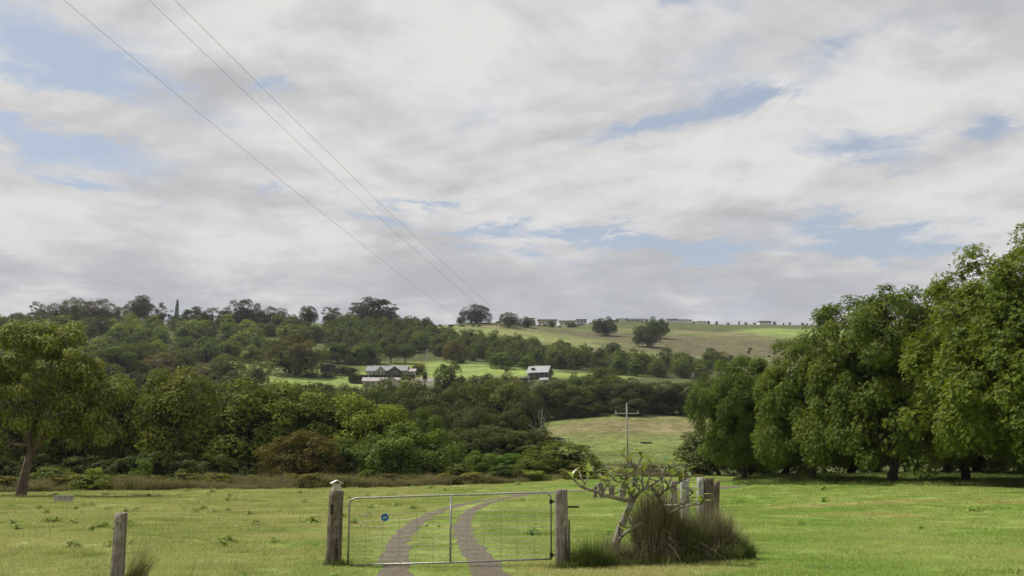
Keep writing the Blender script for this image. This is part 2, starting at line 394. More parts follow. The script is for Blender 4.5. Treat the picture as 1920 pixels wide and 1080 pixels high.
mat_plain('window_glass', (0.025, 0.030, 0.035), 0.12, 0, 0.1, 1, 0.6)
mat_plain('insulator', (0.60, 0.60, 0.58), 0.35, 0, 0.1, 6)
mat_plain('cow_hide', (0.05, 0.038, 0.03), 0.8, 0, 0.4, 2)

def mat_gravel():
    m, n = new_mat('gravel'); g = n.new('ShaderNodeNewGeometry'); P = g.outputs['Position']
    a = n.noise(P, 22, 6, 0.75); b = n.noise(P, 1.3, 5, 0.65, 0.4); vo = n.new('ShaderNodeTexVoronoi'); vo.inputs['Scale'].default_value = 45; n.put(vo.inputs['Vector'], P)
    col = n.mix(n.smooth(a, 0.35, 0.66), (0.108, 0.093, 0.074), (0.215, 0.190, 0.156))
    col = n.mix(n.math('MULTIPLY', n.smooth(b, 0.48, 0.66), 0.6), col, (0.150, 0.118, 0.085))
    col = n.mix(n.math('MULTIPLY', n.smooth(n.noise(P, 3.5, 5, 0.7), 0.60, 0.72), 0.55), col, (0.20, 0.21, 0.08))
    col = n.mix(1.0, col, n.mix(n.smooth(n.noise(P, 5.5, 6, 0.75), 0.36, 0.64), (0.84, 0.82, 0.78), (1.16, 1.14, 1.10)), 'MULTIPLY')
    return finish(m, n, pbsdf(n, col, 0.95, 0, 0.1, bump(n, n.math('ADD', a, vo.outputs['Distance']), 0.9, 0.03)))
mat_gravel()

# ------------------------------------------------------------------ the ground sheet
def graded(first, growth, limit, start=0.0):
    out = [start]; st = first
    while out[-1] < limit: out.append(out[-1] + st); st *= growth
    return out
def build_ground():
    xp = graded(0.5, 1.026, 1700.0); xs = np.array([-a for a in xp[:0:-1]] + xp)
    yp = graded(0.5, 1.014, 3900.0, 8.0); yn = graded(2.0, 1.15, 300.0)
    ys = np.array([8.0 - a for a in yn[:0:-1]] + yp)
    gx, gy = np.meshgrid(xs, ys); z = H(gx, gy)
    nx, ny = len(xs), len(ys)
    v = np.stack([gx, gy, z], -1).reshape(-1, 3)
    i = np.arange(nx * ny).reshape(ny, nx)
    f = np.stack([i[:-1, :-1], i[:-1, 1:], i[1:, 1:], i[1:, :-1]], -1).reshape(-1, 4)
    me = mesh_np('ground', v, f, [MATS['ground_turf']], True)
    x, y = v[:, 0], v[:, 1]
    col = np.tile(np.array([0.085, 0.100, 0.034]), (len(v), 1))
    wx = x + 7 * wob(x * 1.3, y, 40) + 4 * wob(x, y, 17); wy = y + 9 * wob(x, y * 1.2 + 90, 50) + 4 * wob(x + 30, y, 19)
    def zone(px, py, rx, ry, c, w=1.0, rot=0.0, soft=0.35):
        nonlocal col
        p = ground_hit(px, py)
        if p is None: return
        dx, dy = wx - p.x, wy - p.y; cr, sr = math.cos(rot), math.sin(rot)
        e = np.sqrt(((dx * cr + dy * sr) / rx) ** 2 + ((-dx * sr + dy * cr) / ry) ** 2)
        k = (1 - sstep(e, 1 - soft, 1 + soft))[:, None] * w
        col = col * (1 - k) + np.array(c) * k
    lawn = (0.205, 0.265, 0.072); lime = (0.190, 0.215, 0.072); brown = (0.118, 0.105, 0.056); straw = (0.178, 0.158, 0.080); olive = (0.132, 0.134, 0.057); grn = (0.125, 0.165, 0.045)
    # upper slopes
    zone(1150, 640, 140, 120, olive); zone(1320, 650, 130, 120, olive); zone(1450, 645, 120, 120, olive)
    zone(1080, 628, 110, 60, brown, .8); zone(1250, 645, 110, 60, brown, .8); zone(1400, 660, 110, 60, brown, .8); zone(1330, 640, 90, 26, brown, .9)
    zone(1360, 626, 110, 22, straw, .9); zone(1450, 628, 80, 20, straw, .8)
    zone(1480, 621, 45, 40, lawn, 1); zone(1530, 625, 60, 60, lawn, .9)
    zone(900, 622, 95, 38, lime, .9); zone(990, 634, 70, 16, lime, .9, -.2); zone(860, 612, 80, 16, (0.19, 0.19, 0.08), .8)
    zone(1180, 622, 70, 16, grn, .7); zone(1180, 663, 26, 14, lime, .8)
    zone(640, 608, 90, 40, grn, .8); zone(180, 640, 60, 20, grn, .5)
    # house lawns
    zone(600, 716, 36, 26, lawn); zone(545, 712, 30, 24, lawn); zone(680, 706, 40, 26, lawn); zone(740, 684, 40, 18, (0.15, 0.185, 0.05))
    zone(845, 692, 26, 42, lawn); zone(920, 692, 34, 20, lawn); zone(965, 696, 24, 16, lawn); zone(1075, 704, 38, 14, lawn); zone(460, 690, 16, 40, lawn, .9)
    zone(440, 672, 60, 12, grn, .8); zone(330, 660, 60, 16, grn, .6)
    zone(790, 716, 7, 16, (0.22, 0.20, 0.19), .9)
    # valley pasture beyond the creek trees
    zone(1150, 815, 75, 65, (0.150, 0.170, 0.054)); zone(1240, 790, 26, 22, straw, .9); zone(1110, 800, 30, 12, (0.20, 0.17, 0.085), .7)
    zone(1200, 850, 60, 30, (0.15, 0.185, 0.05), .8); zone(1160, 785, 40, 9, (0.16, 0.18, 0.055), .7)
    fac = sstep(y + 5 * wob(x, y, 23), 104, 122)
    at = me.attributes.new('zone', 'FLOAT_COLOR', 'POINT')
    at.data.foreach_set('color', np.concatenate([col, fac[:, None]], 1).astype(np.float32).ravel())
    return tag(link('ground', me), 'green paddock turf running down to the creek and up the hill', kind='structure')
build_ground()

# ------------------------------------------------------------------ driveway: two gravel wheel tracks and the road they join
TRACKS = []
def ribbon(name, pts, label):
    """pts: (photo column, row, width in metres) along the middle of the track"""
    P = []
    for px, py, w in pts:
        if py <= 1080: g = ground_hit(px, py)
        else:
            Y = 15.0 - (py - 1080) * 0.05; g = Vector((x_at(px, py, Y), Y, 0))
        P.append((g.x, g.y, w))
    P = np.array(P); t = np.concatenate([[0], np.cumsum(np.hypot(np.diff(P[:, 0]), np.diff(P[:, 1])))])
    m = max(60, int(t[-1] / 0.35)); tt = np.linspace(0, t[-1], m)
    # smooth the polyline
    q = np.stack([np.interp(tt, t, P[:, k]) for k in range(3)], 1)
    if name == 'wheel_track': q[:, 2] *= .82
    ker = np.ones(15) / 15
    for _ in range(2):
        qp = np.pad(q, ((7, 7), (0, 0)), mode='reflect', reflect_type='odd'); q = np.stack([np.convolve(qp[:, k], ker, 'valid') for k in range(3)], 1)
    d = np.gradient(q[:, :2], axis=0); d /= np.linalg.norm(d, axis=1)[:, None]; nrm = np.stack([-d[:, 1], d[:, 0]], 1)
    rg = np.random.default_rng(len(name)); K = 7
    vs = []
    kk = np.ones(3) / 3; el = 0.15 * np.convolve(rg.uniform(-1, 1, m), kk, 'same'); er = 0.15 * np.convolve(rg.uniform(-1, 1, m), kk, 'same')
    for k in range(K):
        u = k / (K - 1) - 0.5
        off = q[:, 2] * u + (el if k == 0 else er if k == K - 1 else 0)
        xy = q[:, :2] + nrm * off[:, None]
        zz = H(xy[:, 0], xy[:, 1]) + (0.006 if k in (0, K - 1) else 0.012)
        vs.append(np.column_stack([xy, zz]))
    v = np.stack(vs, 1).reshape(-1, 3); i = np.arange(m * K).reshape(m, K)
    f = np.stack([i[:-1, :-1], i[1:, :-1], i[1:, 1:], i[:-1, 1:]], -1).reshape(-1, 4)
    TRACKS.append((q[:, :2], q[:, 2] / 2))
    return tag(link(name, mesh_np(name, v, f, [MATS['gravel']], True)), label, kind='structure')
ribbon('wheel_track', [(752, 1240, .62), (747, 1110, .6), (740, 1060, .58), (738, 1035, .58), (748, 1008, .58), (772, 985, .58), (808, 964, .58), (845, 951, .6), (885, 942, .6), (930, 935, .6), (985, 928, .7)], 'left gravel wheel track curving away behind the gate')
ribbon('wheel_track', [(1000, 1240, .66), (955, 1110, .64), (915, 1066, .62), (886, 1035, .62), (866, 1005, .6), (864, 985, .58), (874, 966, .58), (898, 950, .6), (930, 939, .62), (975, 930, .66), (1010, 925, .7)], 'right gravel wheel track curving away behind the gate')
ribbon('farm_road', [(960, 930, 1.5), (1020, 924, 2.2), (1090, 919, 2.4), (1180, 917, 2.5), (1290, 915, 2.5), (1380, 915, 2.4)], 'pale farm road crossing the far side of the paddock')
def track_dist(x, y):
    d = np.full(len(x), 1e9)
    for q, hw in TRACKS:
        qq = q[::3]; hh = hw[::3]
        for k in range(0, len(x), 4000):
            e = np.sqrt(((x[k:k + 4000, None] - qq[None, :, 0]) ** 2 + (y[k:k + 4000, None] - qq[None, :, 1]) ** 2)) - hh[None]
            d[k:k + 4000] = np.minimum(d[k:k + 4000], e.min(1))
    return d

# ------------------------------------------------------------------ blades and leaves
def norm(a): return a / np.maximum(np.linalg.norm(a, axis=1), 1e-6)[:, None]
def blades(rg, base, height, width, lean, segs=2, droop=0.6, az=None):
    """curved tapering ribbons; returns verts, quads (segs per blade), random value"""
    n = len(base); az = rg.uniform(0, 6.283, n) if az is None else az
    dirv = np.stack([np.cos(az), np.sin(az), np.zeros(n)], 1); side = np.stack([-np.sin(az + rg.uniform(-.7, .7, n)), np.cos(az), np.zeros(n)], 1)
    rings = []
    for k in range(segs + 1):
        t = k / segs
        p = base + dirv * (lean * height * (t ** 1.7))[:, None]; p[:, 2] += height * (t - droop * lean * t ** 2.4 * .55)
        w = (width * (1 - t * .92) * .5)[:, None] * side
        rings.append((p - w, p + w))
    v = np.stack([r for ab in rings for r in ab], 1)         # n, 2*(segs+1), 3
    m = 2 * (segs + 1); o = (np.arange(n) * m)[:, None]
    f = np.concatenate([np.stack([o[:, 0] + 2 * k, o[:, 0] + 2 * k + 1, o[:, 0] + 2 * k + 3, o[:, 0] + 2 * k + 2], 1)[:, None] for k in range(segs)], 1).reshape(-1, 4)
    return v.reshape(-1, 3), f, np.repeat(rg.random(n), segs)
def leaf_quads(rg, c, nrm, L, W, along=None, fold=0.12):
    n = len(c); nrm = norm(nrm)
    t = rg.normal(size=(n, 3)) if along is None else along
    t = norm(t - nrm * (t * nrm).sum(1)[:, None]); b = np.cross(nrm, t)
    L = L[:, None]; W = W[:, None]
    v = np.stack([c - t * L * .5, c + b * W * .5 + nrm * W * fold - t * L * .06, c + t * L * .5, c - b * W * .5 + nrm * W * fold - t * L * .06], 1).reshape(-1, 3)
    f = np.arange(n * 4).reshape(n, 4); return v, f
def sphere_dirs(rg, n): return norm(rg.normal(size=(n, 3)))

def clustered_crown(rg, rx, rz, zc, ncl, per, cl_r, leaf, asp=0.5, zmin=-0.55, shell=(0.62, 1.0), flat=0.95, inner=0.12, ry=None, upb=0.45, extra=None):
    """leaf clumps through the outer part of an ellipsoidal crown"""
    ry = ry or rx
    d = sphere_dirs(rg, ncl * 3); d = d[d[:, 2] > zmin][:ncl]; ncl = len(d)
    r = rg.uniform(shell[0], shell[1], ncl) ** 0.7
    cc = d * r[:, None] * np.array([rx, ry, rz]) + np.array([0, 0, zc])
    if extra is not None: cc = np.concatenate([cc, extra]); d = np.concatenate([d, norm(extra - np.array([0, 0, zc]))]); ncl = len(cc)
    cr = rg.uniform(cl_r * .65, cl_r * 1.3, ncl)
    k = rg.choice(ncl, int(ncl * per), p=(cr ** 2) / (cr ** 2).sum())
    ld = sphere_dirs(rg, len(k)); ld[:, 2] += 0.42; ld = norm(ld + d[k] * .5)
    pos = cc[k] + ld * (cr[k] * rg.uniform(.62, 1.06, len(k)) )[:, None] * np.array([1, 1, flat])
    nr = ld * .75 + d[k] * .35 + np.array([0, 0, upb * .55]) + rg.normal(size=(len(k), 3)) * .36
    L = leaf * rg.uniform(.65, 1.35, len(k))
    v, f = leaf_quads(rg, pos, nr, L, L * asp * rg.uniform(.8, 1.2, len(k)))
    clr = rg.random(ncl); lr = np.clip(rg.random(len(k)) * .62 + clr[k] * .38, 0, 1)
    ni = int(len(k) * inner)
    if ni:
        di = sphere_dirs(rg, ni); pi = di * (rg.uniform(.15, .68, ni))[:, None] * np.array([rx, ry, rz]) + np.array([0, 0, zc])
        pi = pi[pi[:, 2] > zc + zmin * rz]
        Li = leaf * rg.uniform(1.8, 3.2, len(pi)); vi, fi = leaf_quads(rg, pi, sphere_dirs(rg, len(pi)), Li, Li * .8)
        f = np.concatenate([f, fi + len(v)]); v = np.concatenate([v, vi]); lr = np.concatenate([lr, np.zeros(len(pi))])  # core fill leaves all take the darkest green: crown shade in the colour
    return v, f, lr, cc

def tree_trunk(rg, h, r0, forks, tips, n=7, lean=(0, 0), flare=1.35):
    """main stem to the fork height, then limbs bending out towards clump centres"""
    mb = MB(); rr = random.Random(int(rg.integers(1e6)))
    fk = h * forks; top = Vector((lean[0] * fk, lean[1] * fk, fk))
    pts = [Vector((0, 0, -0.3)), Vector((0, 0, 0.05 * h)), top * .5 + Vector((rr.uniform(-.03, .03) * h, rr.uniform(-.03, .03) * h, 0)), top]
    mb.tube(pts, [r0 * flare, r0 * 1.05, r0 * .85, r0 * .75], n + 2, jit=.06, rng=rr)
    for t in tips:
        t = Vector(t); s = top * rr.uniform(.75, 1.0)
        m1 = s.lerp(t, .4) + Vector((rr.uniform(-.06, .06) * h, rr.uniform(-.06, .06) * h, rr.uniform(0, .07) * h))
        m2 = s.lerp(t, .75) + Vector((rr.uniform(-.05, .05) * h, rr.uniform(-.05, .05) * h, rr.uniform(-.02, .06) * h))
        mb.tube([s, m1, m2, t], [r0 * .5, r0 * .34, r0 * .2, r0 * .07], n - 1, cap=False, jit=.08, rng=rr)
    return mb

def far_tips(rg, cc, k, zmin):
    c = cc[cc[:, 2] > zmin]; 
    if len(c) == 0: c = cc
    return [tuple(x * .92) for x in c[rg.choice(len(c), min(k, len(c)), replace=False)]]

VAR = {}       # kind -> list of (trunk mesh, crown mesh): unit trees one metre tall and one metre across
def make_variant(kind, seed, **kw):
    rg = np.random.default_rng(seed)
    tr = kw.pop('trunk_r', .028); fk = kw.pop('fork', .28); nl = kw.pop('limbs', 8); bark = kw.pop('bark', 'bark_dark'); leafm = kw.pop('mat', 'leaf_broad')
    v, f, lr, cc = clustered_crown(rg, **kw)
    crown = mesh_np('crown', v, f, [MATS[leafm]], False, attr={'lr': lr})
    mb = tree_trunk(rg, 1.0, tr, fk, far_tips(rg, cc, nl, kw['zc'] - .2 * kw['rz']))
    VAR.setdefault(kind, []).append((mb.mesh('trunk', [MATS[bark]], True), crown))
# broad bushy trees down to the ground (creek line, 100 to 300 m off)
for s in range(5):
    make_variant('broad', 10 + s, rx=.43, rz=.49, zc=.47, ncl=50, per=195, cl_r=.145, leaf=.034, asp=.62, zmin=-.97, shell=(.55, 1), inner=.06, fork=.2)
for s in range(4):
    make_variant('tall', 30 + s, rx=.39, rz=.42, zc=.58, ncl=42, per=190, cl_r=.145, leaf=.032, asp=.6, zmin=-.75, shell=(.5, 1), inner=.06, fork=.3)
for s in range(3):
    make_variant('dome', 40 + s, rx=.44, rz=.58, zc=.40, ncl=95, per=95, cl_r=.095, leaf=.03, asp=.6, zmin=-.55, shell=(.72, 1), inner=.10, flat=1.5, fork=.25)
# old figs on the ridge: wide crown, sky showing between the clumps
for s in range(3):
    make_variant('fig', 50 + s, rx=.46, rz=.52, zc=.46, ncl=120, per=80, cl_r=.10, leaf=.034, asp=.6, zmin=-.55, shell=(.5, 1), inner=.02, flat=.7, fork=.26, trunk_r=.05, limbs=16)
for s in range(3):
    make_variant('sparse', 60 + s, rx=.42, rz=.42, zc=.56, ncl=34, per=75, cl_r=.11, leaf=.036, asp=.6, zmin=-.6, shell=(.5, 1), inner=.0, flat=.55, fork=.3, trunk_r=.03, limbs=14)
# small plantation trees and shrubs seen across the valley
for s in range(5):
    make_variant('small', 70 + s, rx=.42, rz=.48, zc=.43, ncl=24, per=62, cl_r=.20, leaf=.075, asp=.65, zmin=-.95, shell=(.4, 1), inner=.06, fork=.2, limbs=3)
for s in range(3):
    make_variant('shrub', 80 + s, rx=.44, rz=.55, zc=.38, ncl=26, per=56, cl_r=.16, leaf=.07, asp=.6, zmin=-.6, shell=(.5, 1), inner=.08, fork=.1, trunk_r=.02, limbs=3)
# Norfolk pine
def pine():
    rg = np.random.default_rng(3); V = []; Fq = []; L = []; o = 0
    for i in range(17):
        z = .1 + .88 * i / 17; r = .42 * (1 - i / 19) ** .7
        for a in np.arange(0, 6.28, 6.283 / 7) + rg.uniform(0, 1):
            n = 14; t = rg.uniform(.1, 1, n)
            c = np.stack([np.cos(a) * r * t, np.sin(a) * r * t, z + .02 * t + rg.normal(size=n) * .006], 1)
            v, f = leaf_quads(rg, c, np.array([0, 0, 1.]) + rg.normal(size=(n, 3)) * .5, np.full(n, .09), np.full(n, .05))
            V.append(v); Fq.append(f + o); o += len(v); L.append(rg.random(n))
    mb = MB().tube([(0, 0, -.05), (0, 0, .5), (0, 0, 1)], [.03, .02, .004], 7)
    VAR['pine'] = [(mb.mesh('trunk', [MATS['bark_dark']], True), mesh_np('crown', np.concatenate(V), np.concatenate(Fq), [MATS['leaf_broad']], attr={'lr': np.concatenate(L)}))]
pine()
# single mesh version of the small trees (too small in the picture to show a trunk apart)
def merged_variant(kind):
    out = []
    for tm, cm in VAR[kind]:
        nv = len(tm.vertices); a = np.empty(nv * 3); tm.vertices.foreach_get('co', a)
        b = np.empty(len(cm.vertices) * 3); cm.vertices.foreach_get('co', b)
        fa = [tuple(p.vertices) for p in tm.polygons if len(p.vertices) == 4]; fb = np.empty(len(cm.polygons) * 4, np.int32); cm.polygons.foreach_get('vertices', fb)
        lr = np.empty(len(cm.polygons)); cm.attributes['lr'].data.foreach_get('value', lr)
        out.append(mesh_np(kind, np.concatenate([a.reshape(-1, 3), b.reshape(-1, 3)]), np.concatenate([np.array(fa, np.int32), fb.reshape(-1, 4) + nv]),
                           [MATS['bark_dark'], MATS['leaf_broad']], False, [0] * len(fa) + [1] * len(lr), {'lr': np.concatenate([np.zeros(len(fa)), lr])}))
    return out
SMALL = merged_variant('small'); SHRUB = merged_variant('shrub')

RG = random.Random(77)
def plant(kind, x, y, h, w, tint, name, label, cat='tree', group=None, rot=None, var=None, sink=0.0):
    vs = VAR[kind]; tm, cm = vs[RG.randrange(len(vs)) if var is None else var % len(vs)]
    r = empty(name, (x, y, hz(x, y) - sink), label, cat, group, RG.uniform(0, 6.28) if rot is None else rot, (w, w, h))
    link('trunk', tm, r); c = link('crown', cm, r); c.color = (*tint, 1)
    return r
def plant_px(kind, px, top, wpx, Y, tint, name, label, cat='tree', group=None, var=None, minh=1.0, wf=1.12, hf=1.0):
    x = x_at(px, top + 30, Y); g = hz(x, Y); h = max(minh, (z_at(px, top, Y) - g) * hf); w = wpx * Y / F * wf
    return plant(kind, x, Y, h, w, tint, name, label, cat, group, None, var)
def copy_small(meshes, x, y, h, w, tint, name, label, cat, group):
    o = link(name, meshes[RG.randrange(len(meshes))]); o.location = (x, y, hz(x, y) - .1); o.scale = (w, w, h)
    o.rotation_euler = (0, 0, RG.uniform(0, 6.28)); o.color = (*tint, 1)
    return tag(o, label, cat, group)
def jt(c, a=.12):
    k = RG.uniform(1 - a, 1 + a); return tuple(max(.05, v * k * RG.uniform(1 - a * .4, 1 + a * .4)) for v in c)
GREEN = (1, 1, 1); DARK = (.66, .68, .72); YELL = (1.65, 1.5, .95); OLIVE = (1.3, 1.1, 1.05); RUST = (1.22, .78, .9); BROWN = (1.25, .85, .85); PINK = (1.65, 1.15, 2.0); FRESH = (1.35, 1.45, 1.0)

# ------------------------------------------------------------------ creek-line trees, nearest belt
belt = [ # kind, column, top row, width px, depth, tint, label
 ('tall', -60, 690, 170, 118, DARK, 'dark tree at the left edge behind the big gum tree'),
 ('tall', 55, 705, 150, 112, DARK, 'dark tree directly behind the trunk of the big gum tree'),
 ('tall', 150, 722, 130, 110, (.85, .9, .8), 'dark green tree just right of the gum tree crown'),
 ('tall', 236, 712, 135, 113, (1.15, 1.2, .85), 'mid green tree second to the right of the gum tree'),
 ('broad', 285, 745, 100, 121, DARK, 'dark tree between the gum tree and the golden topped tree'),
 ('tall', 340, 711, 150, 110, (1.4, 1.28, .8), 'golden green topped tree in the creek belt at left'),
 ('broad', 405, 742, 110, 121, (.9, .95, .85), 'shadowed tree right of the golden topped tree'),
 ('broad', 468, 722, 175, 110, (1.12, 1.16, .8), 'large bushy green tree left of the rust coloured tree'),
 ('tall', 535, 720, 120, 121, (1.5, 1.42, .85), 'yellow green tree whose top touches the hillside lawn'),
 ('broad', 596, 729, 160, 113, (1.2, 1.2, .82), 'large green tree rising behind the rust coloured tree'),
 ('broad', 646, 748, 100, 121, (1.2, 1.15, .8), 'green tree behind and right of the rust coloured tree'),
 ('broad', 694, 752, 140, 111, (1.55, 1.58, .8), 'bright lime green tree right of the rust coloured tree'),
 ('dome', 565, 815, 140, 99, RUST, 'rust coloured rounded tree at the front of the creek belt'),
 ('broad', 640, 825, 90, 104, (.9, 1, .8), 'dark bushy tree touching the right side of the rust tree'),
 ('tall', 800, 779, 75, 120, (.95, 1.15, .75), 'slim dark green tree standing behind the domed green tree'),
 ('dome', 768, 806, 175, 101, (1.05, 1.25, .95), 'domed green tree behind the left end of the gate'),
 ('broad', 712, 846, 70, 104, (1.15, 1.3, .95), 'small leafy tree at the left foot of the domed tree'),
 ('broad', 835, 845, 90, 106, (.8, .95, .8), 'dark low tree at the right foot of the domed tree'),
 ('broad', 880, 806, 120, 132, (.8, .85, .8), 'dull green tree behind the middle of the gate'),
 ('broad', 955, 804, 125, 136, (.78, .84, .78), 'dull green tree left of the dead bare tree'),
 ('broad', 905, 848, 70, 112, (1.1, 1.4, .85), 'fresh green sapling above the middle of the gate'),
 ('broad', 965, 852, 70, 110, (1.0, 1.35, .8), 'fresh green low tree above the right end of the gate'),
 ('dome', 1050, 832, 130, 108, (1.15, 1.15, .8), 'rounded olive bush tree left of the utility pole'),
 ('broad', 1005, 862, 70, 104, (1.25, 1.15, .8), 'low yellowish bush tree left of the rounded olive one'),
]
for kind, px, top, wpx, Y, tint, lab in belt:
    plant_px(kind, px, top, wpx, Y, jt(tint, .06), 'creek_tree', lab, group='trees along the creek', wf=1.22, hf=1.03)
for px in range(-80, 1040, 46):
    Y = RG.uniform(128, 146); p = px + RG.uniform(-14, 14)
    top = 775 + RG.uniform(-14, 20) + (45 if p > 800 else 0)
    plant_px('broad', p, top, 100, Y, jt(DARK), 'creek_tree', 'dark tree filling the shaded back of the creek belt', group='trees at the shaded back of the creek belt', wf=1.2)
# second belt below the houses
belt2 = [
 (632, 738, 60, 215, GREEN, 'dull green tree in the belt below the lower house, leftmost'), (668, 728, 70, 222, DARK, 'dark tree in front of the clipped hedge by the lower house'),
 (712, 719, 85, 232, (1.0, 1.15, .8), 'green tree hiding the front of the lower house'), (770, 716, 75, 230, OLIVE, 'olive tree right of the lower house roof'),
 (745, 742, 80, 212, DARK, 'dark tree below the right end of the lower house'), (815, 728, 80, 225, DARK, 'dark tree below the green paddock strip'),
 (848, 686, 62, 330, (.9, 1, .85), 'rounded dark tree standing up into the bright paddock strip'), (875, 722, 105, 232, (1.05, 1.1, .85), 'broad green tree below the rounded dark one'),
 (905, 706, 70, 330, DARK, 'dark tree on the lower edge of the paddock right of centre'), (945, 716, 115, 236, (1.1, 1.1, .85), 'broad domed tree in the middle of the second belt'),
 (955, 706, 60, 330, BROWN, 'brownish dark tree left of the steep roofed house'), (985, 742, 70, 220, DARK, 'dark tree left above the dead bare tree'),
 (830, 752, 110, 205, DARK, 'dark tree low in the second belt behind the slim green tree'), (900, 760, 100, 200, DARK, 'dark tree low in the second belt above the gate'),
 (1005, 722, 52, 300, DARK, 'dark tree right below the steep roofed house'), (1042, 716, 85, 292, (.95, .9, .8), 'rounded tree at the upper left corner of the valley pasture'),
 (1085, 702, 50, 350, (.9, .95, .85), 'dark bush tree standing on the small lawn right of the steep roofed house'), (1078, 722, 70, 290, GREEN, 'tree second from the left along the top of the valley pasture'),
 (1112, 716, 70, 296, DARK, 'tree third from the left along the top of the valley pasture'), (1148, 708, 72, 300, (1.1, 1.15, .9), 'greener tree fourth from the left along the top of the valley pasture'),
 (1185, 714, 80, 292, DARK, 'tree fifth from the left along the top of the valley pasture'), (1225, 718, 75, 294, GREEN, 'tree sixth from the left along the top of the valley pasture'),
 (1262, 724, 70, 290, DARK, 'tree seventh from the left along the top of the valley pasture'), (1300, 716, 75, 296, GREEN, 'tree just left of the dark row of big trees, across the pasture'),
 (1340, 712, 75, 300, DARK, 'tree across the pasture half hidden by the big trees'),
 (1180, 748, 60, 284, DARK, 'lower dark tree at the pasture edge behind the utility pole'), (1100, 745, 60, 284, DARK, 'lower dark tree at the pasture edge left of the utility pole'),
]
for px, top, wpx, Y, tint, lab in belt2:
    plant_px('broad', px, top, wpx, Y, jt((tint[0] * .9, tint[1] * .9, tint[2]), .06), 'valley_tree', lab, group='trees of the second belt below the houses', wf=1.25, hf=1.04)
for px in range(600, 1000, 40):
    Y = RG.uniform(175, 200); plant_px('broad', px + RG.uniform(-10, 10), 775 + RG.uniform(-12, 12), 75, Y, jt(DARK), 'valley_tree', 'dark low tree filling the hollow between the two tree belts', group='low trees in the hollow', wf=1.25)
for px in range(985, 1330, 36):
    Y = RG.uniform(310, 330); plant_px('broad', px + RG.uniform(-10, 10), 724 + RG.uniform(-6, 8), 60, Y, jt(DARK), 'valley_tree', 'dark tree in the second row above the valley pasture', group='second row above the pasture', wf=1.25)

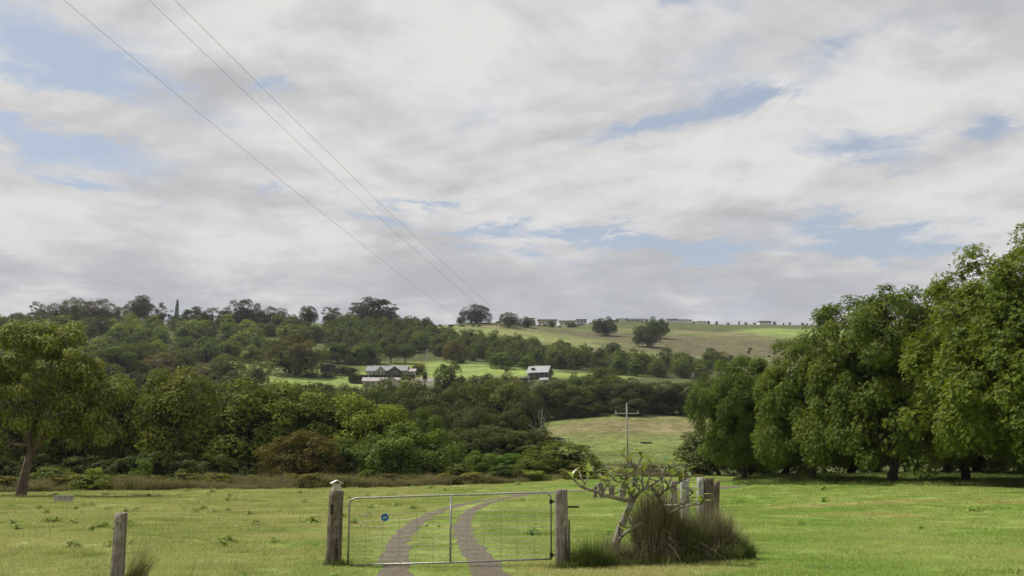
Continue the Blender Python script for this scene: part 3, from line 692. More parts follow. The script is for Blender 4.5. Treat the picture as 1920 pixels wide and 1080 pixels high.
# ------------------------------------------------------------------ trees on the ridge and hillside
hill = [ # kind, column, top, base row, width px, tint, label
 ('small', 8, 594, 612, 40, DARK, 'dark tree mass at the far left end of the ridge'), ('small', 40, 590, 613, 46, DARK, 'dark bushy tree on the ridge left of the sparse topped one'),
 ('sparse', 65, 571, 612, 30, DARK, 'sparse dark tree sticking up at the left end of the ridge'), ('dome', 100, 577, 613, 66, GREEN, 'rounded green tree on the ridge at far left'),
 ('dome', 142, 567, 610, 60, (1.3, 1.3, 1.0), 'wide green fig tree on the left ridge'), ('dome', 186, 570, 610, 74, (1.5, .95, 1.1), 'reddish spreading tree on the left ridge'),
 ('tall', 258, 565, 612, 62, (.95, 1.0, .85), 'tall rounded green tree on the left ridge'), ('sparse', 303, 574, 613, 36, DARK, 'small sparse dark tree left of the slim pine'),
 ('pine', 330, 566, 610, 13, DARK, 'slim dark pine tree standing on the left ridge'), ('fig', 365, 579, 612, 46, DARK, 'loose dark tree just right of the slim pine'),
 ('sparse', 398, 580, 612, 40, DARK, 'second loose dark tree right of the slim pine'), ('dome', 455, 570, 614, 70, DARK, 'broad dark fig tree in the middle of the left ridge'),
 ('dome', 512, 582, 614, 58, (.8, .85, .75), 'rounded dark tree right of the broad dark fig'), ('small', 425, 588, 616, 40, DARK, 'dark bushy tree left of the broad dark fig'),
 ('tall', 578, 581, 614, 38, DARK, 'lone upright tree on the bare part of the left ridge'), ('sparse', 620, 576, 612, 40, DARK, 'tall loose crowned tree left of the largest ridge fig'),
 ('broad', 618, 592, 618, 36, DARK, 'dense lower tree under the loose crowned one'), ('dome', 660, 594, 616, 44, GREEN, 'low green tree at the left foot of the largest ridge fig'),
 ('fig', 701, 564, 611, 84, (.62, .60, .66), 'largest dark spreading fig tree on the ridge'), ('dome', 892, 577, 603, 60, (.55, .55, .60), 'dark umbrella shaped fig alone on the ridge'),
 ('small', 862, 595, 604, 11, DARK, 'tiny dark bush beside the umbrella shaped fig'), ('small', 780, 596, 607, 14, DARK, 'small bush on the bare ridge right of the largest fig'),
 ('tall', 798, 600, 626, 22, DARK, 'upright dark tree below the bare ridge'), ('dome', 955, 590, 614, 38, (.75, .8, .75), 'rounded dark tree right of the umbrella fig'),
 ('dome', 988, 596, 614, 30, DARK, 'smaller dark tree left of the hilltop houses'), ('small', 1033, 600, 614, 14, DARK, 'small dark tree below the first hilltop house'),
 ('small', 1073, 603, 614, 24, GREEN, 'pale scrubby bush below the second hilltop house'),
 ('broad', 1135, 595, 630, 44, (.62, .68, .68), 'rounded dark tree alone on the open slope'), ('broad', 1232, 596, 634, 42, (.8, .88, .8), 'taller tree of the pair on the open slope'),
 ('broad', 1213, 608, 651, 48, (.62, .66, .66), 'lower dark tree of the pair on the open slope'), ('broad', 1150, 643, 668, 28, (.7, .75, .7), 'dark round tree at the upper edge of the plantation'),
 ('dome', 555, 636, 704, 112, (1.05, .78, .72), 'large brownish spreading tree left of the dark shed'), ('broad', 632, 643, 682, 62, (.85, .95, .85), 'rounded green tree behind the dark shed'),
 ('broad', 690, 645, 683, 56, (.95, 1.1, .9), 'rounded tree behind the left end of the grey roofed house'), ('broad', 668, 650, 684, 40, (1.2, 1.25, .9), 'yellowish tree behind the gap between shed and house'),
 ('tall', 733, 647, 682, 36, (.8, .9, .8), 'left tree of the close pair behind the grey roofed house'), ('tall', 760, 648, 682, 40, (.85, .95, .8), 'right tree of the close pair behind the grey roofed house'),
 ('dome', 853, 640, 680, 44, BROWN, 'reddish brown round tree above the paddock strip'), ('dome', 300, 664, 714, 64, PINK, 'pinkish olive round tree on the lower left hillside'),
 ('dome', 345, 658, 712, 52, GREEN, 'green tree between the two pinkish trees'), ('dome', 382, 684, 720, 48, (1.7, 1.2, 2.1), 'small pinkish tree low on the left hillside'),
 ('dome', 425, 668, 716, 66, (1.15, 1.05, .9), 'olive domed tree right of the small pinkish one'), ('dome', 483, 681, 724, 44, OLIVE, 'olive round tree standing alone on the left lawn'),
 ('broad', 225, 650, 712, 90, (1.0, 1.1, .9), 'wide green tree on the lower left hillside'), ('broad', 265, 646, 706, 70, (.9, .9, .8), 'dull tree right of the wide green one on the left hillside'),
 ('small', 640, 684, 704, 34, DARK, 'dark shrub at the right side of the dark shed'), ('small', 615, 697, 708, 30, OLIVE, 'low shrub in front of the dark shed'),
 ('small', 583, 696, 708, 34, OLIVE, 'low shrub left of the dark shed'), ('small', 660, 690, 702, 30, DARK, 'shrub between the dark shed and the grey roofed house'),
 ('small', 693, 688, 706, 12, DARK, 'narrow shrub at the left wall of the grey roofed house'), ('small', 790, 678, 702, 18, (2.9, 2.3, 1.5), 'pale cream flowering tree right of the grey roofed house'),
 ('small', 779, 682, 704, 14, DARK, 'dark shrub between the grey roofed house and the pale tree'), ('small', 797, 694, 716, 9, DARK, 'narrow dark shrub below the hillside utility pole'),
 ('small', 1032, 692, 704, 12, DARK, 'dark shrub at the right wall of the steep roofed house'), ('small', 990, 704, 716, 22, DARK, 'dark shrub in front of the steep roofed house'),
 ('small', 940, 660, 692, 44, (1.1, 1.2, .9), 'green tree at the upper edge of the paddock strip'), ('small', 985, 668, 692, 34, (1.0, 1.2, .9), 'green tree behind the left wall of the steep roofed house'),
 ('broad', 1052, 661, 692, 34, (.6, .62, .6), 'darkest tree above the small lawn right of the steep roofed house'),
 ('dome', 1130, 690, 716, 56, OLIVE, 'pale olive bush at the right end of the small lawn'), ('dome', 1352, 662, 684, 46, OLIVE, 'pale olive domed tree on the slope beside the big near trees'),
 ('tall', 1335, 655, 684, 30, DARK, 'dark tree left of the pale olive domed tree'), 
]
for kind, px, top, base, wpx, tint, lab in hill:
    p = ground_hit(px, base) or ground_hit(px, base + 4) or Vector((x_at(px, base, 800), 800, 0))
    h = z_at(px, top, p.y) - hz(p.x, p.y); nm = 'pine_tree' if kind == 'pine' else 'fig_tree' if kind == 'fig' else 'shrub' if h < 4 else 'hill_tree'
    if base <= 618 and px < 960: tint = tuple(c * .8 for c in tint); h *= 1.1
    plant(kind, p.x, p.y, max(h, 1.2) * 1.03, wpx * p.y / F * 1.12, jt(tint, .05), nm, lab, 'shrub' if nm == 'shrub' else 'tree', 'single trees on the hill')

def inside(px, py, poly):
    c = False; j = len(poly) - 1
    for i in range(len(poly)):
        xi, yi = poly[i]; xj, yj = poly[j]
        if (yi > py) != (yj > py) and px < (xj - xi) * (py - yi) / (yj - yi) + xi: c = not c
        j = i
    return c
for i, px in enumerate(range(14, 545, 24)):
    Y = ridge_y(px) - RG.uniform(8, 40); x = x_at(px + RG.uniform(-8, 8), 600, Y)
    copy_small(SMALL, x, Y, RG.uniform(6.5, 10), RG.uniform(9, 14), jt((.75, .8, .75)), 'ridge_tree', 'dark bushy tree massed along the left ridge under the taller crowns', 'tree', 'massed trees along the left ridge')
PLACED = []
def scatter(poly, spacing, meshes, hr, wr, tints, name, label, cat, group, yr=(330, 1000), keep=1.0, row=0.0):
    """jittered rows over a patch of hillside, the patch given by its outline in the photograph"""
    k = 0; y = yr[0]
    while y < yr[1]:
        x = -420 + RG.uniform(0, spacing)
        while x < 420:
            xx = x + RG.uniform(-.36, .36) * spacing; yy = y + RG.uniform(-.36, .36) * spacing
            if abs(xx) < yy * .56:
                px, py = project(xx, yy, hz(xx, yy))
                if inside(px, py, poly) and RG.random() < keep and all((xx - a) ** 2 + (yy - b) ** 2 > (spacing * .5) ** 2 for a, b in PLACED[-120:]):
                    lb = label if isinstance(label, str) else next(l for lim, l in label if px < lim)
                    copy_small(meshes, xx, yy, RG.uniform(*hr), RG.uniform(*wr), jt(RG.choice(tints), .16), name, lb, cat, group); k += 1
                    PLACED.append((xx, yy))
            x += spacing
        y += spacing * 1.25
    return k
belt_poly = [(620, 612), (760, 612), (800, 622), (860, 640), (960, 650), (1060, 668), (1150, 680), (1250, 692), (1345, 690), (1330, 716), (1200, 706), (1120, 700), (1040, 690), (960, 690), (900, 680), (800, 668), (640, 660), (600, 640)]
n1 = scatter(belt_poly, 10.6, SMALL, (7.5, 11.5), (8.5, 12), [(.8, .85, .8), (.9, .95, .85), (1.0, 1.05, .9), (1.1, 1.15, .95)], 'plantation_tree', [(700, 'small dark plantation tree on the slope below the largest ridge fig'), (800, 'small dark plantation tree above the grey roofed house'), (900, 'small dark plantation tree above the bright paddock strip'), (1000, 'small dark plantation tree on the slope below the umbrella shaped fig'), (1100, 'small dark plantation tree above the steep roofed house'), (1220, 'small dark plantation tree on the slope below the lone round tree'), (9999, 'small dark plantation tree at the right end of the slanting belt')], 'tree', 'plantation trees across the hill')
left_poly = [(-40, 618), (90, 618), (300, 618), (560, 614), (610, 620), (610, 650), (520, 660), (520, 680), (300, 690), (200, 735), (-40, 740)]
n2 = scatter(left_poly, 15.2, SMALL, (8, 13), (12, 17), [(.65, .7, .68), (.85, .9, .82), (1.0, 1.1, .9), (1.3, 1.35, 1.0), (1.75, 1.8, 1.15)], 'hillside_tree', [(110, 'bushy tree on the left hillside above the gum tree crown'), (230, 'bushy tree on the left hillside below the reddish ridge tree'), (310, 'bushy tree on the left hillside below the tall rounded ridge tree'), (400, 'bushy tree on the left hillside below the slim pine'), (500, 'bushy tree on the left hillside below the broad dark ridge fig'), (9999, 'bushy tree on the left hillside above the large brownish spreading tree')], 'tree', 'trees of the left hillside', keep=.84)
low_poly = [(180, 735), (300, 695), (500, 735), (500, 745), (640, 745), (660, 790), (150, 800)]
n3 = scatter(low_poly, 13.0, SMALL, (6, 9), (8, 12), [DARK, (.9, .95, .85)], 'lower_hill_tree', 'dark bushy tree on the lower slope just above the creek belt', 'tree', 'trees of the lower left slope', yr=(240, 480))
slope_poly = [(1040, 640), (1120, 655), (1230, 665), (1330, 668), (1480, 640), (1450, 690), (1340, 690), (1200, 682)]
n4 = scatter(slope_poly, 19.0, SHRUB, (1.2, 2.6), (2, 5), [OLIVE, GREEN, BROWN], 'rough_shrub', 'low scrubby shrub on the rough brown slope below the ridge', 'shrub', 'shrubs on the rough slope', keep=.6)
n5 = scatter([(560, 640), (560, 668), (860, 676), (900, 690), (960, 692), (960, 700), (780, 690), (560, 690)], 16, SHRUB, (1.4, 3.2), (3, 6), [GREEN, FRESH, OLIVE], 'garden_shrub', 'leafy shrub along the edge of the lawns behind the houses', 'shrub', 'shrubs behind the houses', keep=.6)
print('scatter', n1, n2, n3, n4, n5)
for i, px in enumerate([1301, 1329, 1344, 1365, 1386, 1398, 1415, 1452, 1469, 1481, 1505, 1513]):
    Y = ridge_y(px) + RG.uniform(-8, 6); x = x_at(px, 605, Y)
    copy_small(SMALL, x, Y, RG.uniform(1.8, 4.4), RG.uniform(2.2, 4.6), jt((.6, .6, .66)), 'street_tree', 'small round street tree in the row along the right ridge', 'tree', 'street trees on the right ridge')
for i in range(34):
    px = RG.uniform(750, 1290); p = ground_hit(px, 612) if px < 900 else None
    Y = p.y if p else ridge_y(px) - RG.uniform(5, 14); x = x_at(px, 606, Y)
    copy_small(SHRUB, x, Y, RG.uniform(.9, 2.0), RG.uniform(3, 6), jt(DARK), 'ridge_shrub', 'low dark shrub in the hedge line along the ridge top', 'shrub', 'hedge line on the ridge')
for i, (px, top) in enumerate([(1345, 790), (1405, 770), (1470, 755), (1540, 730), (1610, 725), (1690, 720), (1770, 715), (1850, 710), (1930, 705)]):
    plant_px('broad', px, top, 110, 112 + 3 * (i % 3), jt(DARK), 'orchard_tree', 'dark tree closing the gap between the trunks of the big right row', group='shaded rows behind the big trees', wf=1.3)  # backing trees added to darken the bright gaps between the trunks
for i in range(24):
    px = -70 + i * 26 + RG.uniform(-8, 8); Y = RG.uniform(98, 108)
    copy_small(SHRUB, x_at(px, 890, Y), Y, RG.uniform(1.6, 3.4), RG.uniform(3.0, 5.0), jt(DARK, .2), 'creek_shrub', 'dark shrub in the shade under the left creek trees', 'shrub', 'shrubs under the left creek trees')
# light understorey in front of the creek belt
for px, top, w, tint, lab in [(100, 876, 60, FRESH, 'fresh green bush right of the gum trunk'), (174, 874, 44, (2.1, 2.3, 1.6), 'pale leafed sapling standing before the dark creek trees'), (20, 893, 40, FRESH, 'pale green bush left of the gum trunk'),
        (232, 890, 40, (1.8, 2.0, 1.3), 'flat topped pale bush right of the pale sapling'), (262, 856, 34, (1.2, 1.5, .95), 'leafy shrub against the dark creek trees'), (68, 884, 40, OLIVE, 'olive bush close to the gum trunk'),
        (772, 892, 34, (1.9, 2.1, 1.0), 'bright green small bush in the brown grass strip behind the gate'), (700, 880, 30, GREEN, 'small green bush left of the bright one'), (860, 868, 60, GREEN, 'low shrub at the foot of the creek belt above the gate'),
        (940, 872, 60, DARK, 'low dark shrub at the foot of the creek belt'), (1000, 880, 60, FRESH, 'low fresh shrub at the right end of the creek belt'), (1085, 868, 50, OLIVE, 'olive shrub below the rounded bush tree'), (1100, 885, 40, (1.5, 1.5, .8), 'yellow green shrub nearest the old yard posts')]:
    Y = 96 if px > 600 else 86
    plant_px('shrub', px, top, w, Y, jt(tint, .05), 'shrub', lab, 'shrub', 'shrubs before the creek trees', wf=1.25)

# ------------------------------------------------------------------ near trees on the right and the gum tree on the left
def near_variant(seed, rx, rz, zc, ncl, nwh, zmin):
    """dense crown of leaf whorls: each twig end carries a star of pointed leaves"""
    rg = np.random.default_rng(seed)
    d = sphere_dirs(rg, ncl * 4); d = d[d[:, 2] > zmin][:ncl]; ncl = len(d)
    lob = 1 + .10 * np.sin(3 * np.arctan2(d[:, 1], d[:, 0]) + seed) + .07 * np.sin(5 * d[:, 2] + seed * 2)
    cc = d * (rg.uniform(.66, 1.0, ncl) ** .7 * lob)[:, None] * np.array([rx, rx, rz]) + np.array([0, 0, zc])
    low = np.where(d[:, 2] < 0, (1 / np.maximum(np.sqrt(1 - d[:, 2] ** 2), .3)) ** .75, 1.0); cc[:, :2] *= low[:, None]
    cr = rg.uniform(.045, .105, ncl); clr = rg.random(ncl)
    k = rg.choice(ncl, nwh, p=cr ** 2 / (cr ** 2).sum())
    ld = norm(sphere_dirs(rg, nwh) + d[k] * .55 + np.array([0, 0, .25]))
    wp = cc[k] + ld * (cr[k] * rg.uniform(.45, 1.12, nwh))[:, None] * np.array([1, 1, .85])
    axis = norm(ld + np.array([0, 0, .7]) + rg.normal(size=(nwh, 3)) * .3)
    m = 5; K = np.repeat(np.arange(nwh), m); ax = axis[K]
    t = sphere_dirs(rg, nwh); t = norm(t - axis * (t * axis).sum(1)[:, None]); b = np.cross(axis, t)
    an = np.tile(np.arange(m) * 6.283 / m, nwh) + rg.normal(size=nwh * m) * .25
    rad = t[K] * np.cos(an)[:, None] + b[K] * np.sin(an)[:, None]
    tilt = rg.uniform(.15, .8, nwh * m)[:, None]; al = norm(rad + ax * tilt); nr = norm(ax - al * (ax * al).sum(1)[:, None])
    L = .0150 * rg.uniform(.7, 1.35, nwh * m); c = wp[K] + al * (L * .55)[:, None]
    v, f = leaf_quads(rg, c, nr, L, L * .40, al)
    lr = np.clip(.40 * rg.random(nwh * m) + .25 * rg.random(nwh)[K] + .35 * clr[k][K], 0, 1)
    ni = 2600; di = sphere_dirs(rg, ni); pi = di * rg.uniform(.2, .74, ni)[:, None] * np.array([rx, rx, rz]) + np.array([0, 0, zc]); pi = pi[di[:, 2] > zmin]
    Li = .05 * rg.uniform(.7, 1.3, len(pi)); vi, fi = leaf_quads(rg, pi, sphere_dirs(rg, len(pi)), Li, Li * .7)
    f = np.concatenate([f, fi + len(v)]); v = np.concatenate([v, vi]); lr = np.concatenate([lr, np.zeros(len(pi))])  # inner leaves set to the darkest tone, painting the dark crown interior
    mb = tree_trunk(rg, 1.0, .030, .20, far_tips(rg, cc, 14, zc - .35), 9)
    return mb.mesh('trunk', [MATS['bark_dark']], True), mesh_np('crown', v, f, [MATS['leaf_near']], attr={'lr': lr})
VAR['near'] = [near_variant(101, .47, .475, .505, 240, 27000, -.82), near_variant(102, .48, .47, .51, 255, 28000, -.84), near_variant(103, .46, .475, .505, 240, 27000, -.80)]
near = [ # column, top row, width px, depth, tint, label
 (1388, 672, 155, 74, (.95, 1.0, .95), 'leftmost big dark green tree of the row on the right'),
 (1512, 640, 180, 66, (1.1, 1.1, 1.0), 'second big green tree of the row, left of the thick trunk'),
 (1652, 545, 265, 59, (1.0, 1.0, .95), 'big domed green tree in the middle of the right row'),
 (1785, 538, 235, 62, (1.0, .98, .95), 'tall tree rising behind the domed one in the right row'),
 (1942, 458, 385, 48, (1.25, 1.22, 1.1), 'tallest and nearest bright green tree at the right edge'),
]
for i, (px, top, wpx, Y, tint, lab) in enumerate(near):
    plant_px('near', px, top, wpx, Y, tint, 'orchard_tree', lab, group='row of big trees on the right', var=i, wf=1.14)
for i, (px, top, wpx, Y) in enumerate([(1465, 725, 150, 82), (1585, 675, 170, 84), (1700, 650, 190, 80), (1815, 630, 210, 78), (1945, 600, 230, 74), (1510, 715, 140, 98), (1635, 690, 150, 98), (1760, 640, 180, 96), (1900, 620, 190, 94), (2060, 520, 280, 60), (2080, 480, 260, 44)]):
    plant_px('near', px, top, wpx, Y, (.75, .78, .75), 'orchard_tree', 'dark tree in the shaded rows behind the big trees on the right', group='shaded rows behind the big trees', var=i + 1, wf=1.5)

def gum_tree():
    rg = np.random.default_rng(9); rr = random.Random(4); Y0 = 60.0
    g = ground_hit(40, 930); Y0 = g.y; s = Y0 / F
    def W(px, py, dy=0.0): return Vector(((px - 40) * s, dy, (930 - py) * s))
    root = empty('gum_tree', (g.x, g.y, g.z), 'large spreading yellow green gum tree with brown forked trunk at the left edge', 'tree')
    mb = MB()
    def limb(pts, r): mb.tube([W(*p) for p in pts], r, 10, cap=False, jit=.05, rng=rr)
    limb([(36, 940), (40, 925), (43, 890), (48, 862), (52, 845)], [.40, .33, .26, .24, .22])
    limb([(50, 850), (44, 815), (52, 770, .3), (62, 720, .5), (70, 670, .6)], [.2, .17, .14, .10, .05])
    limb([(50, 852), (66, 838), (74, 815, -.4), (76, 800, -.6), (100, 765, -1), (130, 720, -1.2)], [.19, .16, .14, .12, .09, .04])
    limb([(75, 806, -.5), (100, 790, -1.4), (135, 780, -2.0), (165, 765, -2.4)], [.10, .08, .06, .03])
    limb([(70, 822, -.4), (100, 825, 0), (140, 838, .6), (180, 830, 1)], [.09, .06, .045, .02])
    limb([(47, 830), (20, 790, .5), (-20, 740, 1), (-50, 690, 1.2)], [.16, .13, .09, .04])
    limb([(48, 838), (10, 835, -.6), (-35, 815, -1), (-80, 800, -1.4)], [.10, .08, .06, .03])
    limb([(54, 775, .3), (30, 730, -.6), (0, 690, -1.2), (-20, 650, -1.5)], [.11, .08, .06, .03])
    mb.build('trunk', [MATS['bark_gum']], root, smooth=True)
    cl = []
    for (px, py, r, n, dep) in [(70, 665, 40, 10, 1.5), (20, 650, 42, 10, 1.8), (-40, 660, 45, 8, 2), (110, 690, 40, 9, 1.8), (150, 725, 38, 9, 1.6), (165, 775, 30, 7, 1.3), (60, 720, 46, 9, 2), (0, 720, 48, 9, 2), (-60, 730, 50, 7, 2),
                                (110, 750, 40, 9, 2), (180, 810, 22, 5, 1), (140, 815, 30, 5, 1), (20, 790, 40, 6, 2), (-50, 800, 44, 6, 2), (185, 745, 18, 4, 1), (95, 800, 22, 4, 1.6)]:
        for _ in range(int(n * 1.7)):
            c = W(px + rr.gauss(0, r * .62), max(622, py + rr.gauss(0, r * .5)), rr.uniform(-dep, dep) - .3); cl.append(c)
    cc = np.array([tuple(c) for c in cl]); n = len(cc)
    cr = rg.uniform(.38, .82, n); k = rg.choice(n, 46000, p=cr ** 2 / (cr ** 2).sum())
    ld = sphere_dirs(rg, len(k)); ld[:, 2] += .2; ld = norm(ld)
    pos = cc[k] + ld * (cr[k] * rg.uniform(.4, 1.12, len(k)))[:, None] * np.array([1, 1, .8])
    along = rg.normal(size=(len(k), 3)) * .7 + np.array([0, 0, -.8])
    L = rg.uniform(.16, .32, len(k)); v, f = leaf_quads(rg, pos, ld * 1.1 + rg.normal(size=(len(k), 3)) * .45 + np.array([0, 0, .3]), L, L * .42, along)
    clr = rg.random(n); o = link('crown', mesh_np('crown', v, f, [MATS['leaf_gum']], attr={'lr': np.clip(.55 * rg.random(len(k)) + .45 * clr[k], 0, 1)}), root); o.color = (1.0, 1.10, .95, 1)
gum_tree()
def dead_tree():
    rr = random.Random(8); Y = 150; x = x_at(1014, 830, Y); root = empty('dead_tree', (x, Y, hz(x, Y)), 'bare grey dead tree at the left edge of the valley pasture', 'tree')
    s = Y / F; zb = project(x, Y, hz(x, Y))[1]
    def W(px, py): return Vector(((px - 1014) * s, rr.uniform(-.3, .3), (zb - py) * s))
    mb = MB(); mb.tube([W(1014, zb + 4), W(1013, 835), W(1015, 800), W(1017, 768)], [.13, .11, .08, .02], 7)
    mb.build('trunk', [MATS['bark_dead']], root, smooth=True)
    for pts in [[(1013, 835), (1006, 810), (1004, 790), (999, 772)], [(1014, 812), (1020, 795), (1021, 778)], [(1014, 826), (1024, 812), (1028, 800)], [(1015, 800), (1010, 784), (1011, 770)], [(1006, 810), (1000, 802), (992, 798)]]:
        MB().tube([W(*p) for p in pts], [.06, .04, .025, .01][:len(pts)], 5).build('branch', [MATS['bark_dead']], root, smooth=True)
dead_tree()

# ------------------------------------------------------------------ grass scattered as instances (nobody could count it)
def src_collection(name, meshes):
    col = bpy.data.collections.new(name)
    for i, m in enumerate(meshes):
        o = bpy.data.objects.new(f'{name}_{i:02d}', m); col.objects.link(o)
    return col
def gn_scatter(name, pts, rot, scl, pick, col, label, cat):
    me = bpy.data.meshes.new(name); me.vertices.add(len(pts)); me.vertices.foreach_set('co', np.asarray(pts, np.float32).ravel())
    me.attributes.new('rotz', 'FLOAT', 'POINT').data.foreach_set('value', np.asarray(rot, np.float32))
    me.attributes.new('scl', 'FLOAT', 'POINT').data.foreach_set('value', np.asarray(scl, np.float32))
    me.attributes.new('pick', 'INT', 'POINT').data.foreach_set('value', np.asarray(pick, np.int32))
    o = link(name, me); tag(o, label, cat, kind='stuff')
    ng = bpy.data.node_groups.new(name, 'GeometryNodeTree')
    ng.interface.new_socket('Geometry', in_out='INPUT', socket_type='NodeSocketGeometry'); ng.interface.new_socket('Geometry', in_out='OUTPUT', socket_type='NodeSocketGeometry')
    N = ng.nodes; Lk = ng.links; gi = N.new('NodeGroupInput'); go = N.new('NodeGroupOutput')
    ip = N.new('GeometryNodeInstanceOnPoints'); ci = N.new('GeometryNodeCollectionInfo'); ci.inputs[0].default_value = col; ci.inputs[1].default_value = True; ci.inputs[2].default_value = True
    def na(nm, t): a = N.new('GeometryNodeInputNamedAttribute'); a.data_type = t; a.inputs[0].default_value = nm; return a.outputs[0]
    cx = N.new('ShaderNodeCombineXYZ'); Lk.new(na('rotz', 'FLOAT'), cx.inputs[2])
    Lk.new(gi.outputs[0], ip.inputs['Points']); Lk.new(ci.outputs[0], ip.inputs['Instance']); ip.inputs['Pick Instance'].default_value = True
    Lk.new(na('pick', 'INT'), ip.inputs['Instance Index']); Lk.new(cx.outputs[0], ip.inputs['Rotation']); Lk.new(na('scl', 'FLOAT'), ip.inputs['Scale'])
    Lk.new(ip.outputs[0], go.inputs[0])
    md = o.modifiers.new('scatter', 'NODES'); md.node_group = ng
    return o
def tuft(seed, n, rad, h, w, lean, mat, segs=2):
    rg = np.random.default_rng(seed); a = rg.uniform(0, 6.283, n); r = rad * np.sqrt(rg.random(n))
    base = np.stack([r * np.cos(a), r * np.sin(a), np.full(n, -.01)], 1)
    v, f, lr = blades(rg, base, rg.uniform(*h, n), rg.uniform(*w, n), rg.uniform(*lean, n), segs)
    return mesh_np('tuft', v, f, [MATS[mat]], attr={'lr': lr})
def weed(seed):
    rg = np.random.default_rng(seed); n = 60
    d = sphere_dirs(rg, n); d[:, 2] = np.abs(d[:, 2]); c = d * rg.uniform(.04, .2, n)[:, None]
    L = rg.uniform(.06, .13, n); v, f = leaf_quads(rg, c, d + np.array([0, 0, .6]), L, L * .55)
    return mesh_np('weed', v, f, [MATS['weed_leaf']], attr={'lr': rg.random(n)})
lawn = src_collection('lawn_tuft', [tuft(200 + i, 240, .42, (.025, .075), (.007, .013), (.2, 1.1), 'grass_blade') for i in range(4)] + [tuft(210 + i, 130, .32, (.05, .15), (.008, .014), (.2, .9), 'grass_blade') for i in range(2)] + [weed(220), weed(221)] + [tuft(225, 16, .25, (.14, .34), (.006, .010), (.05, .5), 'straw_blade', 3)])
rgG = np.random.default_rng(1)
def field_edge(x, y):      # depth where the mown turf ends
    s = x / np.maximum(y, 1); return np.interp(s, [-.6, -.5, -.14, 0, .08, .2], [69, 70, 82, 92, 104, 104])
P = []
for y0, y1, dens in [(11.5, 18, 13), (18, 26, 8.5), (26, 40, 4.6), (40, 62, 2.2), (62, 104, 1.1)]:
    half = y1 * .56 + 2; n = int((y1 - y0) * 2 * half * dens)
    x = rgG.uniform(-half, half, n); y = rgG.uniform(y0, y1, n); k = (np.abs(x) < y * .555 + 1.5) & (y < field_edge(x, y)); P.append(np.stack([x[k], y[k]], 1))
P = np.concatenate(P)
n0 = len(P); td = track_dist(P[:, 0], P[:, 1]); k = td > np.where(rgG.random(n0) < .45, -.13, .05); P = P[k]; td = td[k]
n = len(P); y = P[:, 1]
pick = rgG.integers(0, 4, n); rough = (wob(P[:, 0], P[:, 1], 9) + wob(P[:, 0] + 40, P[:, 1], 3.5)) > np.where(P[:, 0] < -2, .12, .42)
pick = np.where(rough & (rgG.random(n) < .5), rgG.integers(4, 6, n), pick); pick = np.where(rough & (rgG.random(n) < .06), rgG.integers(6, 8, n), pick)
pick = np.where((rgG.random(n) < np.where(P[:, 0] < 0, .035, .010)) & (td > .6), 8, pick)
scl = rgG.uniform(.75, 1.2, n) * (1 + np.clip((y - 18) / 60, 0, .9)); scl = np.where(td < .12, .28, np.where(td < .5, .5, scl))
gn_scatter('grass', np.column_stack([P, H(P[:, 0], P[:, 1])]), rgG.uniform(0, 6.28, n), scl, pick, lawn, 'short green and straw coloured grass of the paddock', 'grass')
print('grass instances', n)
# taller rank grass: strip along the creek trees
scrub = src_collection('scrub_tuft', [tuft(300 + i, 90, .55, (.55, 1.25), (.03, .06), (.1, 1.0), 'scrub_grass', 3) for i in range(5)])
n = 3000; s = rgG.uniform(-.62, .19, n); e = np.interp(s, [-.6, -.5, -.14, 0, .08, .2], [69, 70, 82, 92, 104, 104]); y = e + rgG.uniform(0, 1, n) ** 1.3 * 15; x = s * y
k = np.ones(n, bool); scl = rgG.uniform(.4, .9, n) * (.75 + 1.1 * (wob(x, y, 11) + wob(x, y, 5) * .6 + .2)) * np.interp(s, [-.5, -.1, .1, .2], [1.0, .95, .75, .45])
gn_scatter('brown_grass', np.column_stack([x, y, H(x, y)]), rgG.uniform(0, 6.28, n), np.clip(scl, .25, 1.5), rgG.integers(0, 5, n), scrub, 'strip of tall brown rank grass before the creek trees', 'grass')
for i in range(46):
    sx = -.60 + .80 * (i + RG.uniform(0, .9)) / 46; yy = float(np.interp(sx, [-.6, -.5, -.14, 0, .08, .2], [69, 70, 82, 92, 104, 104])) + RG.uniform(1, 9)
    copy_small(SHRUB, sx * yy, yy, RG.uniform(.7, 1.5), RG.uniform(1.6, 3.6), jt(RG.choice([OLIVE, (1.5, 1.2, .95), (1.3, 1.3, .9), BROWN]), .15), 'strip_shrub', 'low olive brown shrub in the rank grass strip before the creek trees', 'shrub', 'shrubs in the rank grass strip')
# pasture tussocks across the creek and ground litter under the big trees
n = 900; y = rgG.uniform(105, 275, n); x = y * rgG.uniform(.0, .20, n)
gn_scatter('pasture_grass', np.column_stack([x, y, H(x, y)]), rgG.uniform(0, 6.28, n), rgG.uniform(.10, .26, n), rgG.integers(0, 5, n), scrub, 'scattered tussocks of the valley pasture', 'grass')
gsc = src_collection('green_tuft', [tuft(330 + i, 60, .30, (.10, .34), (.018, .035), (.2, .9), 'green_blade', 2) for i in range(4)])
n = 2600; y = rgG.uniform(46, 80, n); x = y * rgG.uniform(.22, .60, n)
k = y > np.interp(x / y, [.22, .3, .36, .45, .6], [66, 60, 54, 50, 44])
x, y = x[k], y[k]
gn_scatter('rank_grass', np.column_stack([x, y, H(x, y)]), rgG.uniform(0, 6.28, len(x)), rgG.uniform(.5, 1.3, len(x)), rgG.integers(0, 4, len(x)), gsc, 'longer green grass under the big trees on the right', 'grass')

